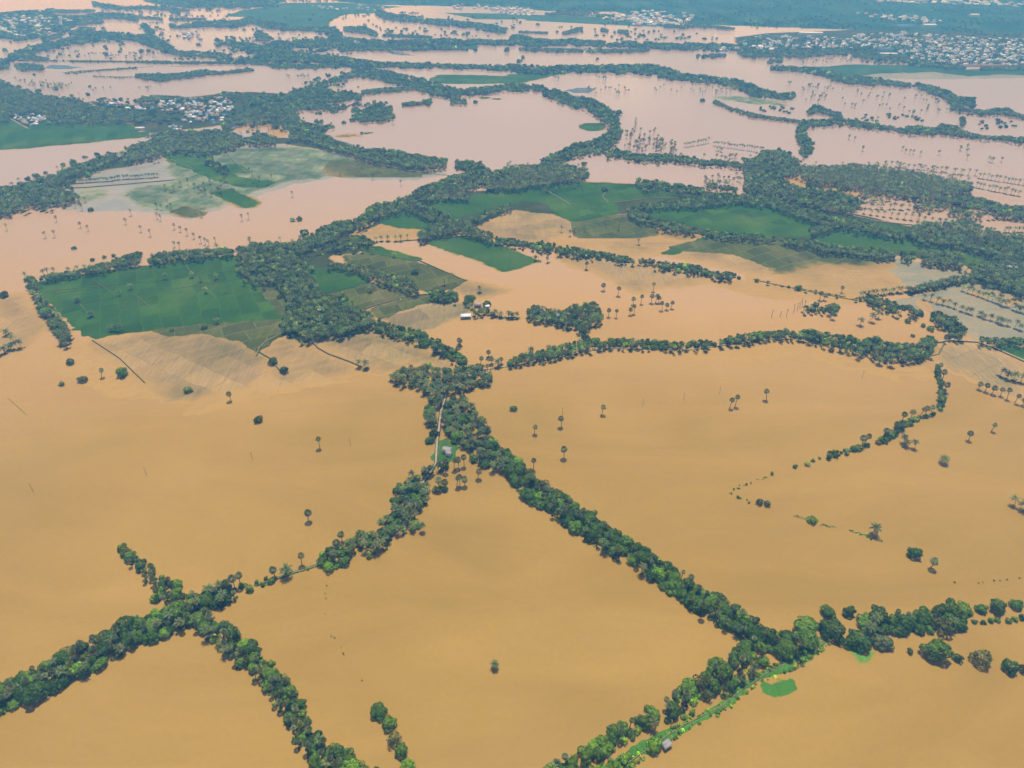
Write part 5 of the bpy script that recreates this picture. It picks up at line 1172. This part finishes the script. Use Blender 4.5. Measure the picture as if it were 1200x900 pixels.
near_house('house', 653, 372, 5, 4.5, 3, 1.4, .5, 'white', 'whiteroof', 'white roofed house on the palm island', 'house')
near_house('house', 665, 371, 3, 3.5, 3, 1.0, 1.2, 'cream', 'greyroof', 'grey roofed house on the palm island', 'house')
near_house('shed', 1184, 315, 12, 6, 3, .9, -.15, 'cream', 'whiteroof', 'white shed inside the right hand plantation', 'shed')
near_house('shed', 165, 152, 17, 7, 4.5, .8, .05, 'white', 'whiteroof', 'long white two storey building by the green paddy', 'house')
near_house('shed', 273, 151, 9, 8, 2.2, .8, .2, 'cream', 'blueroof', 'blue tarpaulin roof in the village clearing', 'shed')
near_house('shed', 288, 162, 7, 6, 2.2, .8, .6, 'cream', 'blueroof', 'small blue roof below the village clearing', 'shed')
near_house('house', 178, 160, 4, 4, 4.5, .6, .1, 'white', 'whiteroof', 'white pump house at the end of the long lake', 'house')
near_house('shed', 935 + 14, 41, 82, 22, 8, 2.5, -.05, 'white', 'whiteroof', 'very long white warehouse above the right hand town', 'warehouse')
near_house('shed', 887, 57, 34, 22, 7, 3, -.05, 'white', 'whiteroof', 'big white hall at the town water edge', 'hall')
near_house('shed', 903, 60, 14, 12, 6, 2, -.05, 'white', 'whiteroof', 'second white hall at the town water edge', 'hall')
near_house('shed', 1088, 31, 48, 26, 7, 2, -.05, 'white', 'whiteroof', 'white factory shed behind the right hand town', 'factory')
near_house('shed', 1060, 31.5, 60, 26, 6, 2, -.05, 'cream', 'blueroof', 'pale blue factory shed behind the right hand town', 'factory')
near_house('shed', 1141, 19, 36, 22, 7, 2, -.05, 'white', 'whiteroof', 'white shed far out on the plain', 'shed')
near_house('shed', 1037, 60, 44, 20, 8, 2, -.05, 'cream', 'blueroof', 'blue roofed block in front of the right hand town', 'school')
near_house('shed', 1040, 65, 52, 14, 6, 1.5, -.05, 'cream', 'whiteroof', 'long cream block in front of the right hand town', 'school')
near_house('shed', 840, 58, 16, 10, 4, 1.5, .5, 'white', 'blueroof', 'blue roofed building on the drowned road', 'house')
near_house('shed', 846, 64.5, 16, 9, 4, 1.5, .05, 'white', 'blueroof', 'white and blue house on the long islet', 'house')
near_house('shed', 474, 51, 14, 8, 4, 1.5, .3, 'cream', 'whiteroof', 'cream building beside the far road', 'house')
near_house('shed', 664, 60.5, 36, 9, 2.2, .6, -.1, 'white', 'whiteroof', 'low white building on the far lake shore', 'building')
near_house('shed', 1157, 77.5, 150, 6, 3.5, .8, -.02, 'cream', 'redroof', 'long tan range below the right hand town', 'building')
near_house('shed', 46, 31.5, 32, 14, 5, 1.5, .1, 'cream', 'whiteroof', 'long cream hall in the far left town', 'hall')
near_house('shed', 38, 27, 14, 12, 8, 1.5, .1, 'white', 'whiteroof', 'tall white hall in the far left town', 'hall')
near_house('temple', 804, 29.5, 9, 9, 14, 9, .1, 'cream', 'cream', 'cream temple tower by the far white town', 'temple')

HV = []   # small town house meshes: flat parapet blocks and low gables
for wi, (wall, roof) in enumerate([('white', 'whiteroof'), ('cream', 'greyroof'), ('white', 'blueroof'), ('cream', 'redroof'), ('pinkwall', 'whiteroof'), ('white', 'greyroof'), ('white', 'thatch')]):
    for st in (0, 1):
        w, d, z = (8.5, 7, 3.4) if st == 0 else (9, 7.5, 6.4)
        parts = []; fm = []
        def add(b, m):
            parts.append(b); fm.extend([m] * len(b[1]))
        add(box(-w/2, w/2, -d/2, d/2, -.3, z), 0)
        if wi in (0, 2, 4) and st == 1:
            for q in ((-w/2-.1, w/2+.1, -d/2-.1, -d/2+.15), (-w/2-.1, w/2+.1, d/2-.15, d/2+.1), (-w/2-.1, -w/2+.15, -d/2+.15, d/2-.15), (w/2-.15, w/2+.1, -d/2+.15, d/2-.15)): add(box(*q, z + .003, z + .7), 0)
            add(box(-w/2+.5, -w/2+3, -d/2+.6, d/2-1.5, z + .004, z + 2.2), 1)
            add(box(-w/2+.15, w/2-.15, -d/2+.15, d/2-.15, z - .5, z + .06), 1)
        else: add(gable(w, d, z, 1.5), 1)
        for fl in range(1 + st):
            for sx in (-w*.32, 0, w*.32): add(box(sx - .55, sx + .55, -d/2 - .05, -d/2 + .05, .9 + 3 * fl, 2.2 + 3 * fl), 2)
        v, f = join(parts)
        HV.append((wall, roof, v, f, fm))
RN = {'whiteroof': 'white roofed', 'greyroof': 'grey roofed', 'blueroof': 'blue roofed', 'redroof': 'brown roofed', 'thatch': 'thatch roofed'}
hme = [mesh('house', v, f, [M[a], M[b], M['dark']], fm) for a, b, v, f, fm in HV]
HOUSES = []
hgrid = []
def town(poly, n, phrase, wts, smin=.8, smax=1.3, gapm=9):
    P = np.array(poly, float); tries = 0; c = 0; pts = []
    while c < n and tries < n * 60:
        tries += 1
        a, b = rng.uniform(P[:, 0].min(), P[:, 0].max()), rng.uniform(P[:, 1].min(), P[:, 1].max())
        if sdf_poly(P, np.array([a]), np.array([b]))[0] < 0: continue
        x, y = at(a, b, 3); x, y = float(x), float(y)
        if any((x - u) ** 2 + (y - w) ** 2 < gapm ** 2 for u, w in pts): continue
        pts.append((x, y)); c += 1
        HOUSES.append((x, y, int(rng.choice(14, p=np.array(wts) / sum(wts))), rng.uniform(smin, smax), rng.choice((0, .3, 1.6, 1.9)) + rng.normal() * .12, phrase, float(scale_at(b)), a))
WV = [10,5, 4,3, 4,2, 4,1, 2,2, 5,2, 3,0]; WT = [14,14, 2,2, 5,5, 1,1, 2,3, 3,3, 0,0]
town([(108,119),(140,122),(165,124),(200,117),(230,114),(262,114),(277,122),(268,132),(262,143),(235,144),(215,142),(212,134),(190,131),(150,128),(120,124)], 125, 'in the left village', WV, .72, 1.1, 7)
town([(15,136),(30,132),(48,132),(54,139),(44,145),(32,147),(18,140)], 34, 'in the left hamlet', WV, .6, .9, 6)
town([(197,148),(205,143),(215,150),(205,153)], 8, 'below the left village', WV, .6, .9, 7)
town([(1005,41),(1060,38),(1100,40),(1150,45),(1208,45),(1208,77),(1130,76),(1090,72),(1065,68),(1050,60),(1020,57),(1005,57)], 480, 'in the right hand town', WT, .7, 1.2, 9)
town([(865,45),(900,40),(960,44),(1005,42),(1005,57),(950,57),(900,59),(870,55)], 110, 'at the left end of the right hand town', WT, .8, 1.4, 12)
town([(700,23),(740,14),(775,13),(800,22),(800,30),(760,31),(730,27)], 95, 'in the far white town', WT, 1.2, 2.1, 13)
town([(520,11),(540,6),(600,8),(628,12),(620,18),(595,18),(570,9)], 50, 'in the far middle hamlet', WT, 1.1, 1.9, 14)
town([(800,16),(812,15),(814,25),(803,26)], 12, 'beside the far white town', WT, 1.2, 1.9, 12)
town([(0,17),(60,18),(90,22),(70,32),(55,42),(0,44)], 95, 'in the far left town', WT, 1.0, 1.7, 12)
town([(1020,-2),(1210,2),(1205,8),(1120,5),(1030,2)], 70, 'far out on the plain', WT, 1.6, 2.6, 20)
town([(1000,15),(1080,20),(1110,26),(1090,28),(1020,21)], 34, 'behind the right hand town', WT, 1.1, 1.9, 14)
town([(360,6),(400,10),(440,5),(470,9),(430,12),(380,11)], 24, 'on the far meadow', WT, 1.0, 1.6, 14)
town([(210,36),(240,40),(236,46),(215,44)], 16, 'on the far left belt', WT, .9, 1.4, 11)
town([(395,50),(450,50),(480,53),(400,53)], 14, 'on the far middle road', WT, .9, 1.3, 11)
town([(830,55),(855,56),(880,58),(870,60),(840,59)], 12, 'on the drowned road', WT, .9, 1.4, 11)
town([(975,71),(1000,71),(1000,74),(980,74)], 0, 'x', WT)
order = sorted(range(len(HOUSES)), key=lambda i: -(HOUSES[i][6] * HOUSES[i][3]) - (100 if -2 < HOUSES[i][7] < 1202 and False else 0))
vis = [i for i in order if 0 <= HOUSES[i][7] <= 1200]
ind = set(vis[:262])
hc, ht = {}, {}
for i in ind:
    h = HOUSES[i]; k = (HV[h[2]][1], h[2] % 2, h[5]); ht[k] = ht.get(k, 0) + 1
for i in sorted(ind, key=lambda i: HOUSES[i][7]):
    x, y, k, s, rz, phrase, _, _ = HOUSES[i]
    key = (HV[k][1], k % 2, phrase); hc[key] = hc.get(key, 0) + 1
    what = f"{RN[key[0]]} {'taller' if key[1] else 'low'} house"
    lb = f"only {what} {phrase}" if ht[key] == 1 else f"{ordinal(hc[key])} {what} from left {phrase}"
    o = obj('town_house', hme[k], None, label=lb, category='house', group='houses ' + phrase)
    o.location = (x, y, .3); o.scale = (s, s, min(s, 1.25)); o.rotation_euler[2] = rz
    if len(lb.split()) > 16: print('LONG', lb)
VS, FS, FM, off = [], [], [], 0
MS = ['white', 'cream', 'pinkwall', 'whiteroof', 'greyroof', 'blueroof', 'redroof', 'thatch', 'dark']
for i, (x, y, k, s, rz, *_r) in enumerate(HOUSES):
    if i in ind: continue
    wall, roof, v, f, fm = HV[k]
    c, q = math.cos(rz), math.sin(rz)
    VS.append(np.stack([(v[:, 0] * c - v[:, 1] * q) * s + x, (v[:, 0] * q + v[:, 1] * c) * s + y, v[:, 2] * min(s, 1.25) + .3], 1))
    FS.append(f + off); off += len(v)
    lut = [MS.index(wall), MS.index(roof), MS.index('dark')]; FM += [lut[m] for m in fm]
obj('distant_houses', mesh('distant_houses', np.concatenate(VS), np.concatenate(FS), [M[m] for m in MS], FM), None, kind='stuff', label='mass of tiny houses in the farther towns', category='houses')

# ------------------------------------------------------------------ poles
pole_me = mesh('pole', *tube([(0, 0, -1), (0, 0, 4), (.02, 0, 8)], [.16, .14, .11], 6), M['pole'], smooth=True)
arm_me = mesh('crossarm', *box(-.9, .9, -.06, .06, 7.3, 7.45), M['pole'])
for i, (px, py, phrase) in enumerate(sorted(POLES)):
    x, y = at(px, py, 0); k = [p for p in sorted(POLES) if p[2] == phrase]
    j = [p[:2] for p in k].index((px, py)) + 1
    o = obj('utility_pole', None, None, category='pole', group='drowned power poles',
            label=(f'only power pole {phrase}' if len(k) == 1 else f'{ordinal(j)} thin power pole from left {phrase}'))
    o.location = (float(x), float(y), 0); o.rotation_euler[2] = .6
    obj('pole', pole_me, o); obj('crossarm', arm_me, o)

# ------------------------------------------------------------------ air, sky and sun
HAZE = dict(density=3.5e-4, color=(.12, .45, 1.0))
if HAZE['density'] > 0:
    m, nt, _, L = new_mat('haze_air')
    vol = nt.nodes.new('ShaderNodeVolumePrincipled'); o_ = nt.nodes.new('ShaderNodeOutputMaterial')
    vol.inputs['Color'].default_value = (*HAZE['color'], 1); vol.inputs['Density'].default_value = HAZE['density']
    vol.inputs['Absorption Color'].default_value = (1, 1, 1, 1)
    vol.inputs['Anisotropy'].default_value = .0
    L.new(vol.outputs[0], o_.inputs['Volume'])
    hz = obj('haze', mesh('haze', *box(-15500, 15500, -2000, 19500, -2.8, 372), m), None, kind='stuff', label='blue haze thickening towards the horizon', category='haze')

SUN_EL, SUN_AZ = 73.0, 8.0     # azimuth measured clockwise from straight ahead
w = bpy.data.worlds.new('World'); sc.world = w; w.use_nodes = True
nt = w.node_tree; nt.nodes.clear()
sky = nt.nodes.new('ShaderNodeTexSky'); sky.sky_type = 'NISHITA'; sky.sun_disc = False
sky.sun_elevation = R(SUN_EL); sky.sun_rotation = R(SUN_AZ)
sky.air_density = 1.0; sky.dust_density = 2.5; sky.ozone_density = 1.0
bg = nt.nodes.new('ShaderNodeBackground'); bg.inputs['Strength'].default_value = .07
tc = nt.nodes.new('ShaderNodeTexCoord'); sx = nt.nodes.new('ShaderNodeSeparateXYZ'); nt.links.new(tc.outputs['Generated'], sx.inputs[0])
mp_ = nt.nodes.new('ShaderNodeMapping'); mp_.inputs['Scale'].default_value = (1, 1, 3.2); nt.links.new(tc.outputs['Generated'], mp_.inputs['Vector'])
cn = noise(nt, 2.6, 7, .58, mp_.outputs[0], .3)
low = maprange(nt, sx.outputs['Z'], .05, .5, .20, -.42)
ad = nt.nodes.new('ShaderNodeMath'); ad.operation = 'ADD'; nt.links.new(cn.outputs['Fac'], ad.inputs[0]); nt.links.new(low, ad.inputs[1])
cm = maprange(nt, ad.outputs[0], .5, .68, 0, 1)
cb = nt.nodes.new('ShaderNodeBackground'); cb.inputs['Color'].default_value = (1, .97, .95, 1); cb.inputs['Strength'].default_value = 1.2  # unseen white clouds low in the sky, added to brighten the water's reflections
mxs = nt.nodes.new('ShaderNodeMixShader'); nt.links.new(cm, mxs.inputs[0])
out = nt.nodes.new('ShaderNodeOutputWorld')
nt.links.new(sky.outputs[0], bg.inputs[0]); nt.links.new(bg.outputs[0], mxs.inputs[1]); nt.links.new(cb.outputs[0], mxs.inputs[2]); nt.links.new(mxs.outputs[0], out.inputs[0])
sun = bpy.data.objects.new('sun', bpy.data.lights.new('sun', 'SUN')); col.objects.link(sun)
sun.data.energy = 4.8; sun.data.angle = R(.53); sun.data.color = (1, .955, .88)
az = R(SUN_AZ); el = R(SUN_EL)
d = np.array([math.sin(az) * math.cos(el), math.cos(az) * math.cos(el), math.sin(el)])   # towards the sun
from mathutils import Vector
sun.rotation_euler = Vector(-d).to_track_quat('-Z', 'Y').to_euler()
sun.location = (0, 0, 600)

vs = sc.view_settings
vs.view_transform = 'Standard'; vs.look = 'None'; vs.exposure = 0.0; vs.gamma = 1
try: vs.use_curve_mapping = False
except Exception: pass
cy = sc.cycles
cy.max_bounces = 5; cy.diffuse_bounces = 2; cy.glossy_bounces = 2; cy.transmission_bounces = 2; cy.volume_bounces = 0; cy.transparent_max_bounces = 4
cy.use_denoising = True; cy.use_adaptive_sampling = False
try: cy.denoiser = 'OPENIMAGEDENOISE'; cy.denoising_input_passes = 'RGB_ALBEDO_NORMAL'; cy.denoising_prefilter = 'ACCURATE'
except Exception: pass
print('script done', round(time.time() - T0, 1))
